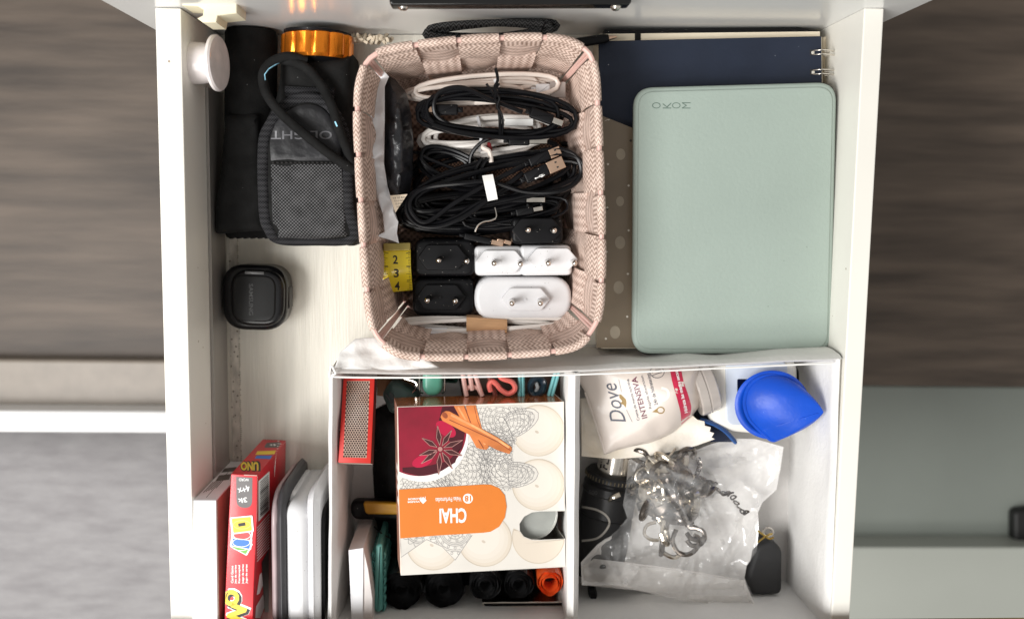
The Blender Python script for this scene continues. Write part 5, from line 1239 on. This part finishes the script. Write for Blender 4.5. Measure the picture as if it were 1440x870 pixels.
wireform((925, 752), [(922, 734, 0), (910, 738, .1), (906, 750, .2), (916, 758, .3), (928, 757, .3), (932, 742, .3), (934, 730, .3)], .13, nick, 'silver wire loop at the lower left of the heap of hooks', 5.3)
wireform((945, 775), [(928, 773, 0), (940, 781, .2), (950, 783, .2), (960, 776, .2)], .17, nick, 'short silver hook tip below the silver wire loop', 5.0, 'wire_hook', 'hook')
wireform((925, 645), [(912, 643, 0), (922, 650, .2), (935, 646, .3), (944, 638, .2), (950, 630, 0)], .08, nick, 'thin silver ring under the cloth edge at the top of the bag', 5.0)
t = thing('bead_chain', 'short dark chain hanging from a small swivel in the bag', 'chain', P(985, 660, 4.6))
for k in range(9):
    q = P(982+2*math.sin(k), 646+k*4.6, 5.2); g = G(); g.tube([q+Vector((.14*math.cos(a_), .17*math.sin(a_), .05*math.sin(a_*2+k))) for a_ in [2*pi*i/10 for i in range(10)]], .05, 5, True); build('link', g, nickd, t)
for k in range(11):
    q = P(1005+k*4.4, 680+k*3.8+5*math.sin(k*.9), 5.0+.2*math.cos(k)); g = G(); g.tube([q+Vector((.2*math.cos(a_+k), .14*math.sin(a_), .1*math.sin(a_*2+k))) for a_ in [2*pi*i/10 for i in range(10)]], .065, 5, True); build('link', g, nickd, t)
# the bag itself: back film and front film of thin clear plastic
t = thing('plastic_bag', 'crumpled clear plastic bag full of metal hooks at the front right', 'plastic bag', P(960, 735, 2))
bag = [(884, 646), (905, 640), (940, 640), (975, 634), (1000, 624), (1030, 616), (1062, 617), (1102, 628), (1098, 655), (1092, 688), (1072, 706), (1066, 720), (1067, 745), (1064, 775), (1050, 795), (1047, 812), (1058, 835), (1063, 855), (1010, 850), (960, 844), (900, 830), (860, 824), (818, 822), (817, 790), (840, 765), (868, 745), (882, 728), (876, 710), (880, 685)]
def fold(x, y):
    v = 0
    for k, (cx, cy, th, w, h) in enumerate(FOLDS):
        d = (x-cx)*math.cos(th)+(y-cy)*math.sin(th); e = -(x-cx)*math.sin(th)+(y-cy)*math.cos(th)
        v += h*max(0, 1-abs(d+4*math.sin(e*.05+k))/w)*math.exp(-(e/45)**2)
    return v
rr_ = random.Random(9)
FOLDS = [(rr_.uniform(850, 1085), rr_.uniform(630, 840), rr_.uniform(0, pi), rr_.uniform(4, 10), rr_.uniform(.25, .75)) for _ in range(70)]
def heap(x, y): return math.exp(-((x-950)/62)**2-((y-700)/62)**2)
def zbag(x, y, d): return 4.0+min(d, 26)*.03+2.9*heap(x, y)+fold(x, y)*min(1, d/8)*.8+.25*noise.noise(Vector((x*.03, y*.03, 9)))+.12*noise.noise(Vector((x*.11, y*.11, 3)))
g = G(); g.sheet(bag, zbag, 3.2, 0); build('front_film', g, film_mat('clear_bag_film', .1), t, 35)
g = G(); g.sheet(bag, lambda x, y, d: 2.9+1.4*max(0, min(1, (890-x)/30))-min(d, 20)*.03+.3*noise.noise(Vector((x*.04, y*.04, 5)))+fold(x+9, y+5)*.5, 6, 0); build('back_film', g, film_mat('milky_bag_film', .74, (.88, .86, .84)), t, 35)
lip = [(818, 822), (818, 796), (835, 785), (880, 790), (960, 800), (1047, 815), (1063, 855), (960, 844), (900, 830)]
g = G(); g.sheet(lip, lambda x, y, d: zbag(x, y, 3)+.25+.15*math.sin(y*.3+x*.02), 5, 0); build('open_mouth', g, film_mat('mouth_film', .5, (.82, .79, .76)), t, 35)
